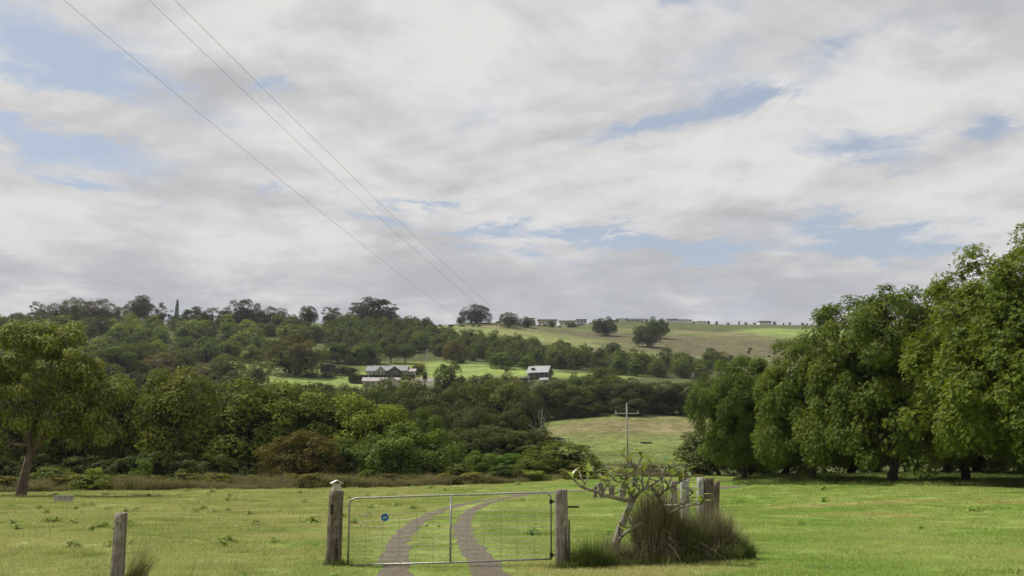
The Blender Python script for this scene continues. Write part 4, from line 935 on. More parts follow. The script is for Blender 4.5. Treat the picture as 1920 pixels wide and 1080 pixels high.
# ------------------------------------------------------------------ fence posts and gate
def post(name, x, y, h, r, mat, label, group=None, square=False, lean=(0, 0), seed=1, sx=1.0, cap=0.0, grooves=3, tilt_top=0.0):
    rr = random.Random(seed); n = 24; rings = 16; vs = []
    gro = [(rr.uniform(0, 6.28), rr.uniform(.12, .3), rr.uniform(0, .5), rr.uniform(.5, 1)) for _ in range(grooves)]
    ph = [rr.uniform(0, 6.28) for _ in range(4)]
    for i in range(rings + 1):
        t = i / rings; z = -0.35 + (h + .35) * t
        for k in range(n):
            a = 2 * math.pi * k / n
            rad = r
            if square:
                c, s_ = abs(math.cos(a)), abs(math.sin(a)); rad = r / (c ** 7 + s_ ** 7) ** (1 / 7)
            rad *= 1 + .04 * math.sin(2 * a + ph[0] + t) + .03 * math.sin(3 * a + ph[1] + 2 * t) + .025 * math.sin(7 * t + ph[2]) + rr.uniform(-.018, .018)
            for ga, gw, g0, g1 in gro:
                d = abs((a - ga + math.pi) % 6.283 - math.pi)
                if d < gw and g0 < t < g1: rad *= 1 - .17 * (1 - d / gw)
            rad *= 1.06 - .08 * t
            zz = z + (tilt_top * math.cos(a) * r + rr.uniform(-.012, .012) if i == rings else 0)
            vs.append((rad * sx * math.cos(a) + lean[0] * z, rad * math.sin(a) + lean[1] * z, zz))
    fs = [(i * n + k, i * n + (k + 1) % n, (i + 1) * n + (k + 1) % n, (i + 1) * n + k) for i in range(rings) for k in range(n)]
    vs.append((lean[0] * h, lean[1] * h, h - .006)); c = len(vs) - 1
    fs += [(rings * n + k, rings * n + (k + 1) % n, c) for k in range(n)]
    o = MB().add(vs, fs).build(name, [MATS[mat]], None, (x, y, hz(x, y)), True)
    return tag(o, label, 'post', group)
GY = 17.4
def gx(px, Y=GY, py=1000): return x_at(px, py, Y)
post('fence_post', gx(223, 14.2, 1030), 14.2, 1.0, .088, 'weathered_post', 'short round weathered grey post standing alone at lower left', seed=3, grooves=2)
lp = post('gate_post', gx(626), GY, 1.235, .128, 'dark_post', 'thick dark weathered post at the left end of the gate', seed=5, grooves=5, lean=(.02, 0))
# mortise on the left gate post: dark block standing in for a hole's shade
h_ = MB(); h_.box((-.035, -.1225, .0), (.05, .03, .17)); ho = h_.build('mortise_shade', [MATS['old_iron']], lp); ho.location = (0.01, 0, .93)
rp = post('gate_post', gx(1051), GY - .35, 1.265, .108, 'weathered_post', 'squared weathered grey post at the right end of the gate', square=True, seed=7, grooves=4)
hb = MB().tube([(.0, -.02, 0), (.30, -.02, .002)], .016, 8).build('hinge_bolt', [MATS['old_iron']], rp); hb.location = (0, 0, .98)
hb2 = MB().tube([(.112, .03, -.5), (.118, .03, .22)], [.022, .012], 6).build('split', [MATS['weathered_post']], rp); hb2.location = (0.015, 0, .55)
# little white capped box on the left post
bxo = empty('post_box', (gx(628), GY, hz(gx(628), GY) + 1.232), 'small cream box with white peaked cap on top of the left gate post', 'box', rz=.35)
MB().box((0, 0, .065), (.135, .12, .13)).build('body', [MATS['cream_box']], bxo)
cp = MB()
for sx in (-1, 1):
    a = R(27); cp.box((sx * .048, 0, .156), (.118, .17, .014), mat=Matrix.Rotation(sx * a, 3, 'Y'))
cp.build('cap', [MATS['white_paint']], bxo)
MB().add([(-.066, -.061, .1302), (.066, -.061, .1302), (0, -.061, .165)], [(0, 1, 2)]).build('gable', [MATS['old_iron']], bxo)

def gate():
    xl, xr = gx(656), gx(1033); y = GY - .12; L = xr - xl; Hh = 1.10; slope = .105
    zr = .085
    root = empty('farm_gate', (xl, y, hz(xl, y) + .0), 'galvanised tubular farm gate with wire mesh across the driveway', 'gate')
    ang = math.atan2(slope, L)
    def Q(x, z): return Vector((x * math.cos(ang), 0, z + x * math.sin(ang)))
    z0 = .015; z1 = z0 + Hh; r = .11; t = .0155
    pts = [Q(0, z0)]
    pts += [Q(0, z1 - r)] + [Q(r - r * math.cos(a), z1 - r + r * math.sin(a)) for a in np.linspace(.15, math.pi / 2, 7)]
    pts += [Q(L * k, z1) for k in (.25, .5, .75)] + [Q(L - r + r * math.sin(a), z1 - r + r * math.cos(a)) for a in np.linspace(0, math.pi / 2 - .15, 7)] + [Q(L, z1 - r), Q(L, z0)]
    MB().tube(pts, t, 10).build('frame', [MATS['galvanised']], root, smooth=True)
    MB().tube([Q(-.01, z0), Q(L * .5, z0 - .01), Q(L + .01, z0)], t, 10).build('bottom_rail', [MATS['galvanised']], root, smooth=True)
    MB().tube([Q(L * .503, z0), Q(L * .503, z1)], .017, 10).build('upright', [MATS['galvanised']], root, smooth=True)
    hm = MB().tube([(0, 0, 0), (1, 0, 0)], .0033, 5).mesh('wire', [MATS['wire_steel']]); vm = MB().tube([(0, 0, 0), (0, 0, 1)], .0031, 5).mesh('wire', [MATS['wire_steel']])
    for z in [.075, .15, .225, .30, .375, .45, .53, .62, .72, .82]:
        o = link('wire', hm, root); o.location = Q(0, z0 + z); o.scale = (L, 1, 1); o.rotation_euler = (0, -ang, 0)
    nx = 12
    for k in range(1, nx):
        if abs(k / nx - .503) < .03: continue
        o = link('wire', vm, root); o.location = Q(L * k / nx, z0); o.scale = (1, 1, .82)
    for zz in (.06, Hh - .16):
        MB().tube([Q(L - .02, z0 + zz), Q(L + .11, z0 + zz)], .014, 8).tube([Q(L, z0 + zz - .035), Q(L, z0 + zz + .035)], .03, 10).build('hinge', [MATS['old_iron']], root)
    ch = MB(); a = Q(0, z1 - .13); b = Vector((-.16, .0, z1 - .05))
    for k in range(9):
        p = a.lerp(b, k / 8) + Vector((0, -.02, -.045 * math.sin(math.pi * k / 8))); ch.tube([p + Vector((-.013, 0, 0)), p, p + Vector((.013, .004 if k % 2 else -.004, 0))], [.004, .008, .004], 6)
    ch.build('chain', [MATS['wire_steel']], root)
    # round blue sign wired to the mesh
    px, pz = gx(722, y, 970), 1.6 + (z_at(722, 970, y) - 1.6)
    sg = empty('gate_sign', (px, y - .03, pz), 'small round blue sign with a white bar hanging on the gate mesh', 'sign')
    n = 36; d = MB(); vs = [(.066 * math.cos(6.2832 * k / n), yy, .066 * math.sin(6.2832 * k / n)) for yy in (-.004, .004) for k in range(n)]
    d.add(vs, [tuple(range(n)), tuple(range(2 * n - 1, n - 1, -1))] + [(k, n + k, n + (k + 1) % n, (k + 1) % n) for k in range(n)]).build('disc', [MATS['sign_blue']], sg)
    e = MB(); pts2 = [(-.05, -.002), (-.03, .026), (.02, .034), (.048, .012), (.05, -.004), (.02, -.026), (-.03, -.024)]
    e.add([(x, -.0062, z) for x, z in pts2] + [(x, -.0035, z) for x, z in pts2], [tuple(range(7)), tuple(range(13, 6, -1))] + [(k, 7 + k, 7 + (k + 1) % 7, (k + 1) % 7) for k in range(7)]).build('emblem', [MATS['sign_navy']], sg)
    bar = MB().box((0, -.008, 0), (.062, .003, .016), mat=Matrix.Rotation(R(-10), 3, 'Y')).build('white_bar', [MATS['white_paint']], sg)
gate()

# ------------------------------------------------------------------ old yard posts, dry grass mound and frangipani right of the gate
for px, top, w, Y, mat, sq, lean, sd, lab in [
    (1283, 898, 15, 20.6, 'pale_post', True, (.0, 0), 21, 'pale grey squared post with bolt holes in the old yard cluster'),
    (1263, 902, 12, 21.6, 'weathered_post', True, (0, 0), 22, 'thin grey post left of the pale one in the old yard cluster'),
    (1313, 896, 11, 19.9, 'pale_post', True, (.03, 0), 23, 'narrow whitish slab painting the sunlit left face of the widest brown post'),  # pale slab added for the sunlit left face of the brown post
    (1327, 897, 21, 20.0, 'dark_post', True, (.05, 0), 24, 'widest brown hewn post of the old yard cluster'),
    (1343, 903, 15, 20.2, 'dark_post', False, (.07, 0), 25, 'round brown leaning post at the right end of the old yard cluster')]:
    x = x_at(px, top, Y); h = z_at(px, top, Y) - hz(x, Y); x -= lean[0] * h
    post('yard_post', x, Y, h, w * Y / F / 2, mat, lab, 'posts of the old cattle yard', sq, lean, sd, grooves=4, tilt_top=.08)
for i, (px, top) in enumerate([(1115, 907), (1129, 901), (1147, 905), (1166, 900)]):
    Y = 57.0 + i * .3; top += 4; x = x_at(px, top, Y); post('back_post', x, Y, z_at(px, top, Y) - hz(x, Y), (7 + 4 * (i % 2)) * Y / F / 2, 'weathered_post', ['first', 'second', 'third', 'fourth'][i] + ' from left of the low grey posts seen behind the frangipani branches', 'low posts behind the frangipani', True, (RG.uniform(-.14, .14), 0), 40 + i, grooves=2)
def gp(px, Y): x = x_at(px, 1050, Y); return x
def mound():
    rg = np.random.default_rng(50)
    # woody thatch: long dry stems drooping from a ridge of tussocks
    V = []; Fq = []; L = []; o = 0
    def add(px, Y, n, h, lean, rad, w, segs=4, droop=1.1, azb=None):
        nonlocal o
        a = rg.uniform(0, 6.283, n); r = rad * np.sqrt(rg.random(n)); x0 = gp(px, Y)
        base = np.stack([x0 + r * np.cos(a), Y + r * np.sin(a) * .8, np.zeros(n)], 1); base[:, 2] = H(base[:, 0], base[:, 1]) - .02
        az = np.where(rg.random(n) < .55, rg.uniform(0, 6.283, n), a + rg.normal(size=n) * .6) if azb is None else rg.normal(size=n) * .7 + azb
        v, f, lr = blades(rg, base, rg.uniform(h * .45, h, n), rg.uniform(w * .6, w, n), rg.uniform(lean[0], lean[1], n), segs, droop, az)
        V.append(v); Fq.append(f + o); o += len(v); L.append(lr)
    for px, Y, n, h, ln in [(1146, 17.6, 500, .62, .7), (1162, 17.8, 400, .5, .7), (1190, 18.0, 260, .42, .6), (1212, 18.0, 800, 1.2, .45), (1228, 18.1, 1100, 1.55, .4), (1246, 18.2, 1100, 1.5, .45), (1266, 18.4, 800, 1.15, .5), (1292, 18.5, 600, .85, .5), (1316, 18.7, 700, 1.05, .5), (1336, 18.8, 900, 1.25, .5), (1356, 18.8, 800, 1.0, .8), (1376, 18.7, 500, .75, 1.0)]:
        add(px, Y, n, h, (.0, ln), .20, .015, 4, .8)
    for px, Y, n, h in [(1150, 17.5, 40, .5), (1180, 17.7, 40, .5), (1215, 17.8, 90, 1.3), (1240, 17.9, 110, 1.5), (1262, 18.0, 90, 1.2), (1310, 18.3, 60, .9), (1345, 18.5, 110, 1.2), (1368, 18.5, 60, .8)]:
        add(px, Y, n, h, (.1, 1.3), .16, .016, 6, 1.7); L[-1][:] = rg.uniform(.35, 1.0, n).repeat(6)
    tag(link('dry_grass', mesh_np('dry_grass', np.concatenate(V), np.concatenate(Fq), [MATS['dry_stem']], attr={'lr': np.concatenate(L)})), 'tangled mound of dry brown grass around the old yard posts', 'grass', kind='stuff')
    V.clear(); Fq.clear(); L.clear(); o = 0
    for px, Y, n, h in [(1090, 17.0, 420, .5), (1108, 17.1, 520, .62), (1126, 17.2, 420, .52), (1075, 16.9, 160, .3), (1280, 18.2, 360, 1.0), (1300, 18.4, 400, 1.1), (1215, 18.3, 500, 1.35), (1240, 18.5, 500, 1.5), (1262, 18.6, 400, 1.3), (1350, 18.9, 260, .9), (1385, 18.6, 500, .55), (1398, 18.5, 420, .42), (1370, 18.2, 500, .45), (1330, 18.1, 260, .25), (1160, 17.2, 260, .25), (1200, 17.3, 260, .22), (1240, 17.5, 300, .25), (1290, 17.8, 300, .25), (1045, 16.8, 120, .22), (627, 17.3, 220, .22), (640, 17.3, 160, .2), (1062, 16.8, 160, .25), (223, 14.1, 90, .18)]:
        add(px, Y, n, h, (.05, .8), .2, .013, 3, .9)
    tag(link('green_long_grass', mesh_np('green_long_grass', np.concatenate(V), np.concatenate(Fq), [MATS['green_blade']], attr={'lr': np.concatenate(L)})), 'longer green grass around the posts and the dry mound', 'grass', kind='stuff')
    V.clear(); Fq.clear(); L.clear(); o = 0
    for px, n, h in [(243, 150, .70), (254, 140, 1.0), (266, 90, .9)]: add(px, 14.35, n, h, (.1, .75), .09, .009, 4, .9, 0.2)
    tag(link('grass_clump', mesh_np('grass_clump', np.concatenate(V), np.concatenate(Fq), [MATS['straw_blade']], attr={'lr': np.concatenate(L)})), 'tall pale seeding grass clump beside the short lone post', 'grass clump')
mound()

def frangipani():
    rr = random.Random(12); Y0 = 17.75; x0 = gp(1150, Y0)
    root = empty('frangipani', (x0, Y0, hz(x0, Y0)), 'gnarled frangipani tree with bare grey branches and large leaves beside the gate', 'tree')
    def W(px, py, dy=0.0):
        Y = Y0 + dy; return Vector((x_at(px, py, Y) - x0, dy, z_at(px, py, Y) - hz(x0, Y0)))
    br = [ # polyline of (column, row, depth offset), start radius, end radius
     ('trunk', [(1146, 1072, 0), (1150, 1045, 0), (1156, 1015, 0), (1163, 990, 0), (1172, 968, .02), (1181, 950, .03), (1187, 938, .05)], .085, .05),
     ('branch', [(1160, 1012, -.1), (1172, 1000, -.12), (1184, 992, -.16), (1194, 985, -.2)], .03, .022),
     ('branch', [(1178, 958, 0), (1184, 975, -.08), (1186, 992, -.14)], .022, .018),
     ('branch', [(1172, 938, -.02), (1150, 933, -.12), (1130, 927, -.2), (1112, 920, -.25), (1092, 914, -.3), (1078, 902, -.34), (1072, 894, -.36)], .034, .014),
     ('branch', [(1186, 940, .02), (1172, 938, -.02)], .04, .034),
     ('branch', [(1148, 932, -.12), (1143, 915, -.1), (1139, 896, -.1)], .02, .013), ('branch', [(1125, 926, -.2), (1134, 918, -.22), (1139, 910, -.25)], .018, .013),
     ('branch', [(1138, 902, -.1), (1120, 894, -.14), (1112, 888, -.15)], .016, .011),
     ('branch', [(1187, 936, .05), (1180, 918, .1), (1170, 902, .14), (1160, 888, .16), (1152, 880, .2)], .035, .015),
     ('branch', [(1171, 904, .14), (1174, 892, .05), (1182, 886, 0)], .02, .013),
     ('branch', [(1188, 936, .05), (1200, 922, -.05), (1212, 915, -.1), (1222, 910, -.1)], .032, .018),
     ('branch', [(1200, 921, -.05), (1193, 912, -.12), (1196, 898, -.15)], .02, .013), ('branch', [(1206, 918, -.06), (1204, 900, .05), (1205, 888, .1)], .02, .013),
     ('branch', [(1186, 925, .2), (1190, 900, .25), (1187, 880, .3), (1176, 862, .32), (1166, 852, .32)], .036, .014), ('branch', [(1188, 884, .3), (1196, 870, .3), (1204, 858, .3)], .02, .012),
     ('branch', [(1212, 915, -.1), (1218, 896, 0), (1220, 876, 0), (1219, 868, 0)], .022, .013), ('branch', [(1222, 910, -.1), (1238, 900, 0), (1252, 886, .1)], .022, .013),
     ('branch', [(1235, 930, .1), (1250, 918, 0), (1268, 908, 0), (1276, 904, 0)], .022, .012), ('branch', [(1222, 912, -.1), (1232, 925, .1), (1240, 945, .2)], .022, .024),
     ('branch', [(1246, 948, -.2), (1266, 948, -.25), (1282, 944, -.3), (1290, 940, -.3)], .026, .015), ('branch', [(1255, 962, -.2), (1272, 954, -.3), (1290, 948, -.36), (1316, 946, -.4)], .024, .012),
     ('branch', [(1238, 900, 0), (1244, 884, .1), (1240, 872, .2)], .018, .012), ('branch', [(1252, 886, .1), (1262, 876, .1), (1270, 870, .1)], .016, .011), ('branch', [(1250, 918, 0), (1256, 902, -.1), (1262, 890, -.15)], .018, .012),
     ('branch', [(1232, 925, .1), (1222, 934, -.1), (1214, 928, -.2)], .018, .012), ('branch', [(1268, 908, 0), (1284, 898, .1), (1296, 894, .1)], .016, .011), ('branch', [(1282, 944, -.3), (1292, 930, -.3), (1302, 922, -.3)], .017, .011),
     ('branch', [(1170, 902, .14), (1160, 904, .1), (1150, 900, .1)], .016, .011), ('branch', [(1092, 914, -.3), (1100, 902, -.3), (1104, 894, -.3)], .016, .011), ('branch', [(1176, 862, .32), (1184, 852, .3), (1190, 846, .3)], .016, .011),
     ('branch', [(1240, 946, .1), (1246, 948, -.2), (1252, 962, .1), (1250, 990, .45), (1245, 1040, .55)], .022, .03)]
    tips = []
    for nm, pts, r0, r1 in br:
        P3 = [W(*p) for p in pts]; k = len(P3)
        MB().tube(P3, [r0 + (r1 - r0) * i / (k - 1) for i in range(k)], 9, jit=.07, rng=rr).build(nm, [MATS['bark_frangipani']], root, smooth=True)
        if r1 <= .016: tips.append((P3[-1], (P3[-1] - P3[-2]).normalized()))
        if nm == 'branch' and r0 > .014:
            for _ in range(2):
                j = rr.randrange(1, k); b0 = P3[j - 1].lerp(P3[j], rr.uniform(.2, .9)); dd = Vector((rr.uniform(-1, 1), rr.uniform(-.8, .6), rr.uniform(.1, 1.1))).normalized(); l = rr.uniform(.10, .24)
                b1 = b0 + dd * l * .5; b2 = b0 + dd * l + Vector((rr.uniform(-.03, .03), 0, rr.uniform(.0, .05)))
                MB().tube([b0, b1, b2], [.014, .011, .009], 7, jit=.1, rng=rr).build('branch', [MATS['bark_frangipani']], root, smooth=True)
                if rr.random() < .55: tips.append((b2, dd))
    # one leaf mesh shared by all leaves: long oval, folded along the midrib, curling down at the end
    vs = []; fs = []; N = 6
    for i in range(N + 1):
        t = i / N; w = .5 * math.sin(math.pi * min(1, t * .93 + .04)) ** .8 * .34 if 0 < i < N else .012
        x = t; z = -.28 * t * t
        vs += [(x, -w, z + w * .35), (x, 0, z), (x, w, z + w * .35)]
    for i in range(N):
        a = i * 3; fs += [(a, a + 3, a + 4, a + 1), (a + 1, a + 4, a + 5, a + 2)]
    lm = bpy.data.meshes.new('leaf'); lm.from_pydata(vs, [], fs); lm.materials.append(MATS['leaf_frangipani']); lm.polygons.foreach_set('use_smooth', [True] * len(fs))
    at = lm.attributes.new('lr', 'FLOAT', 'FACE'); at.data.foreach_set('value', [.5] * len(fs))
    for p, d in tips:
        n = rr.randint(2, 4); a0 = rr.uniform(0, 6.28)
        for k in range(n):
            a = a0 + k * 2.4 + rr.uniform(-.3, .3); el = rr.uniform(.05, .9)
            dr = Vector((math.cos(a) * math.cos(el), math.sin(a) * math.cos(el), math.sin(el))) + d * .35; dr.normalize()
            o = link('leaf', lm, root); q = dr.to_track_quat('X', 'Z'); o.rotation_mode = 'QUATERNION'; o.rotation_quaternion = q
            o.location = p - d * rr.uniform(0, .04); s = rr.uniform(.14, .27); o.scale = (s, s, s); c = rr.uniform(.7, 1.3); o.color = (c * rr.uniform(.9, 1.25), c, c * rr.uniform(.8, 1.5), 1)
frangipani()

# ------------------------------------------------------------------ small things in the paddock and pasture
g = ground_hit(119, 943); tr = empty('water_trough', (g.x, g.y, g.z), 'low pale concrete trough in the left of the paddock', 'trough', rz=.12)
MB().box((0, 0, .15), (.76, .5, .30)).build('basin', [MATS['concrete']], tr); rim = MB()
for cx, cy, dx, dy in [(0, -.25, .82, .07), (0, .25, .82, .07), (-.38, 0, .07, .43), (.38, 0, .07, .43)]: rim.box((cx, cy, .325), (dx, dy, .05))
rim.build('rim', [MATS['concrete']], tr)
def log(px, py, L, r, mat, label, rz):
    g = ground_hit(px, py); rr = random.Random(px)
    pts = [(-L / 2, 0, r * .7), (-L * .2, .05 * L, r * .8), (L * .2, -.03 * L, r * .75), (L / 2, .04 * L, r * .6)]
    o = MB().tube(pts, [r, r * .9, r * .8, r * .4], 8, jit=.1, rng=rr).tube([(L * .1, 0, r * .8), (L * .25, .2 * L, r * 2)], [r * .4, r * .12], 6).build('fallen_log', [MATS[mat]], None, g, True)
    o.rotation_euler = (0, 0, rz); return tag(o, label, 'log')
log(1052, 829, 4.0, .26, 'bark_dead', 'pale fallen log at the left of the valley pasture', .3)
log(1041, 826, 4.2, .42, 'bark_dark', 'dark fallen trunk beside the pale log in the valley pasture', .1)
log(1213, 832, 2.6, .2, 'bark_dark', 'dark fallen branch lying in the middle of the valley pasture', .1)

# ------------------------------------------------------------------ power poles and wires
def cross_pole(px, top, Y, arms, label, h=None, r=.13, group='power poles'):
    x = x_at(px, top, Y); g = hz(x, Y); h = z_at(px, top, Y) - g
    root = empty('power_pole', (x, Y, g), label, 'pole', group)
    MB().tube([(0, 0, -.5), (0, 0, h * .5), (0, 0, h)], [r, r * .85, r * .7], 10).build('shaft', [MATS['pole_wood']], root, smooth=True)
    for dz, w in arms:
        a = MB().box((0, -r - .05, h - dz), (w, .10, .13)).build('crossarm', [MATS['pale_post']], root)
        for sx in (-1, 1): MB().tube([(sx * w * .47, -r - .05, h - dz + .06), (sx * w * .47, -r - .05, h - dz + .16), (sx * w * .47, -r - .05, h - dz + .26)], [.03, .055, .04], 8).build('insulator', [MATS['insulator']], a)
    MB().tube([(0, 0, h - .02), (0, 0, h + .12), (0, 0, h + .24)], [.04, .07, .045], 8).build('insulator', [MATS['insulator']], root)
    return x, g, h
PY = 104.0
px_, pg, phh = cross_pole(1175, 760, PY, [(.85, 2.45)], 'slim power pole with one white crossarm standing beyond the frangipani', r=.10)
cross_pole(801, 655, 470, [(.6, 2.4), (1.7, 2.0)], 'distant power pole with two crossarms beside the grey roofed house', r=.16)
cross_pole(18, 594, 690, [(.6, 2.2)], 'distant pale power pole at the far left of the ridge', r=.2)
cross_pole(347, 598, 690, [(.6, 2.2)], 'distant power pole among the ridge trees right of the slim pine', r=.2)
def wire(pix, end, label):
    """pix: photo points along the wire, nearest first; the plan of the wire is straight, its sag is fitted"""
    Yn = 21.6; E = Vector(end); A = Vector((x_at(*pix[0], Yn), Yn, 0))
    ys, zs = [Yn], [z_at(*pix[0], Yn)]
    for q in pix[1:]:
        lo, hi = Yn, E.y
        for _ in range(40):
            m = (lo + hi) / 2; t = (m - A.y) / (E.y - A.y)
            if x_at(*q, m) < A.x + (E.x - A.x) * t: hi = m
            else: lo = m
        ys.append(m); zs.append(z_at(*q, m))
    cz = np.polyfit(ys + [E.y], zs + [E.z], 2, w=[2] + [1] * (len(ys) - 1) + [4])
    pts = []
    for Y in np.concatenate([np.arange(-30, 40, 2.0), np.linspace(40, E.y, 40)]):
        t = (Y - A.y) / (E.y - A.y); pts.append((A.x + (E.x - A.x) * t, Y, float(np.polyval(cz, Y)) if Y > 0 else float(np.polyval(cz, 0) + np.polyval(np.polyder(cz), 0) * Y)))
    print('wire', [(round(a, 1), round(b, 1)) for a, b in zip(ys, zs)], E.z, float(np.polyval(cz, E.y)))
    tag(MB().tube(pts, .0042, 6).build('power_line', [MATS['cable']], None, None, True), label, 'cable', 'overhead power lines')
az_ = pg + phh - .85 + .26
wire([(118, 0), (340, 184), (500, 312), (700, 470), (845, 590)], (px_ - 1.15, PY - .18, az_), 'leftmost overhead power line running down across the sky')
wire([(277, 0), (420, 135), (560, 262), (700, 390), (910, 588)], (px_, PY, pg + phh + .24), 'middle overhead power line running down across the sky')
wire([(325, 0), (450, 120), (600, 266), (740, 398), (930, 588)], (px_ + 1.15, PY - .18, az_), 'rightmost overhead power line running down across the sky')

# ------------------------------------------------------------------ houses on the hill
def gable_roof(mb, L, W, z, rise, over=.5, axis='x', t=.18, off=(0, 0)):
    a, b = L / 2 + over, W / 2 + over; k = rise / (W / 2); ze = z - over * k
    sec = [(-b, ze), (0, z + rise), (b, ze), (b, ze - t), (0, z + rise - t), (-b, ze - t)]
    vs = []
    for s in (-a, a):
        for y, zz in sec: vs.append((s + off[0], y + off[1], zz) if axis == 'x' else (y + off[0], s + off[1], zz))
    fs = [(0, 1, 7, 6), (1, 2, 8, 7), (3, 4, 10, 9), (4, 5, 11, 10), (2, 3, 9, 8), (5, 0, 6, 11), (0, 5, 4, 1), (1, 4, 3, 2), (6, 7, 10, 11), (7, 8, 9, 10)]
    return mb.add(vs, fs)
def gable_wall(mb, L, W, z0, z1, rise, axis='x', off=(0, 0)):
    a, b = L / 2, W / 2; vs = []
    for s in (-a, a):
        for y, zz in [(-b, z0), (b, z0), (b, z1), (0, z1 + rise - .2), (-b, z1)]: vs.append((s + off[0], y + off[1], zz) if axis == 'x' else (y + off[0], s + off[1], zz))
    return mb.add(vs, [(0, 1, 2, 3, 4), (9, 8, 7, 6, 5), (0, 5, 6, 1), (1, 6, 7, 2), (4, 9, 5, 0)])
def window(parent, x, y, z, w, h, frame='wall_white'):
    f = MB()
    for cx, cz, dx, dz in [(0, h / 2, w + .16, .08), (0, -h / 2, w + .16, .08), (-w / 2, 0, .08, h - .08), (w / 2, 0, .08, h - .08)]: f.box((cx, 0, cz), (dx, .1, dz))
    fo = f.build('window', [MATS[frame]], parent, (x, y - .03, z)); MB().box((0, .015, 0), (w - .06, .03, h - .06)).build('pane', [MATS['window_glass']], fo); return fo
def door(parent, x, y, z, mat='wall_timber'): 
    d = MB().box((0, 0, 1.02), (.95, .06, 2.05)).build('door', [MATS[mat]], parent, (x, y - .035, z)); MB().box((.36, -.05, 1.0), (.12, .05, .05)).build('handle', [MATS['galvanised']], d)

def house_grey():
    p = ground_hit(727, 707); r = empty('house', (p.x, p.y, p.z), 'long low cream house with grey roof and two front gables on the hillside lawn', 'house', rz=-.04)
    L, W = 19.5, 9.0
    MB().box((0, 0, -.6), (L + .1, W + .1, 1.4)).build('plinth', [MATS['concrete']], r)
    gable_wall(MB(), L, W, .1, 3.0, 2.6).build('wall', [MATS['wall_cream']], r)
    rf = gable_roof(MB(), L, W, 3.0, 2.6, .7).build('roof', [MATS['roof_lilac']], r)
    for k in range(8): window(r, -8.6 + k * 2.25, -W / 2, 1.7, 1.1, 1.3) if k not in (3, 6) else None
    for gxo, gw, mat, lab in [(-2.3, 4.2, 'wall_cream', None), (4.6, 5.6, 'wall_timber', 'dark gable')]:  # second gable wall takes the dark timber colour
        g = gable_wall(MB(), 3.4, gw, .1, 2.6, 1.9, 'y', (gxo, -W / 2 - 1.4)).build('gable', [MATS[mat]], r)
        gable_roof(MB(), 5.6, gw, 2.62, 1.92, .55, 'y', off=(gxo, -W / 2 - .3)).build('gable_roof', [MATS['roof_lilac']], g)
        window(g, gxo - .9, -W / 2 - 3.1, 1.5, 1.0, 1.4); window(g, gxo + .9, -W / 2 - 3.1, 1.5, 1.0, 1.4)
    door(r, -5.0, -W / 2, .1)
    wing = gable_wall(MB(), 4.0, 6.0, .1, 2.6, 1.4, 'x', (L / 2 + 2.0, -.8)).build('wing', [MATS['wall_cream']], r)
    gable_roof(MB(), 4.2, 6.0, 2.62, 1.4, .5, off=(L / 2 + 2.2, -.8)).build('wing_roof', [MATS['roof_pale']], wing); window(wing, L / 2 + 1.4, -3.8, 1.5, .9, 1.2); window(wing, L / 2 + 2.9, -3.8, 1.5, .9, 1.2)
    for k in range(5): MB().tube([(-L / 2 + 1.0 + k * .9, -W / 2 - 1.0, -.6), (-L / 2 + 1.0 + k * .9, -W / 2 - 1.0, 2.4)], .07, 6).build('veranda_post', [MATS['white_paint']], r)
    for x in (-7, 1.5): MB().box((x, 1.4, 5.6), (.7, .7, 1.2)).build('chimney', [MATS['wall_tan']], rf)
house_grey()
def house_low():
    p = ground_hit(715, 727); r = empty('house', (p.x, p.y, p.z + .5), 'pale roofed lower house half hidden behind trees below the clipped hedge', 'house', rz=.06)
    gable_wall(MB(), 16, 7, -1.5, 2.4, 1.7).build('wall', [MATS['wall_tan']], r); gable_roof(MB(), 16, 7, 2.4, 1.7, .6).build('roof', [MATS['roof_pale']], r)
    w = gable_wall(MB(), 5.0, 6.5, -1.5, 2.2, 1.6, 'y', (4.6, -4.5)).build('wing', [MATS['wall_tan']], r); gable_roof(MB(), 7.4, 6.5, 2.22, 1.62, .5, 'y', off=(4.6, -3.6)).build('wing_roof', [MATS['roof_pale']], w)
    window(w, 4.6, -7.0, .9, 1.4, 1.2); 
    for x in (-6, -3.4, -.8): window(r, x, -3.5, 1.0, 1.1, 1.2)
house_low()
def hedge(px, py, L, W, Hh, rz, label):
    p = ground_hit(px, py); rg = np.random.default_rng(px); n = 2600
    d = sphere_dirs(rg, n); d[:, 2] = np.abs(d[:, 2]); q = np.sign(d) * np.abs(d) ** .45; q = q / np.maximum(np.abs(q).max(1), .01)[:, None] * (.93 + .07 * rg.random(n))[:, None]
    c = q * np.array([L / 2, W / 2, Hh]); s = rg.uniform(.25, .5, n); v, f = leaf_quads(rg, c, d + rg.normal(size=(n, 3)) * .4, s, s * .7)
    core = MB().box((0, 0, Hh * .42), (L * .86, W * .8, Hh * .86))
    r = empty('hedge', (p.x, p.y, p.z), label, 'hedge', rz=rz); o = link('foliage', mesh_np('foliage', v, f, [MATS['leaf_broad']], attr={'lr': rg.random(n) * .5}), r); o.color = (.5, .55, .6, 1)
    core.build('stems', [MATS['bark_dark']], r)
hedge(735, 712, 22, 2.6, 2.4, 0, 'long dark clipped hedge between the two houses on the hill')
hedge(671, 719, 8.5, 4.5, 4.0, .5, 'rounded dark hedge end at the left of the lower house')
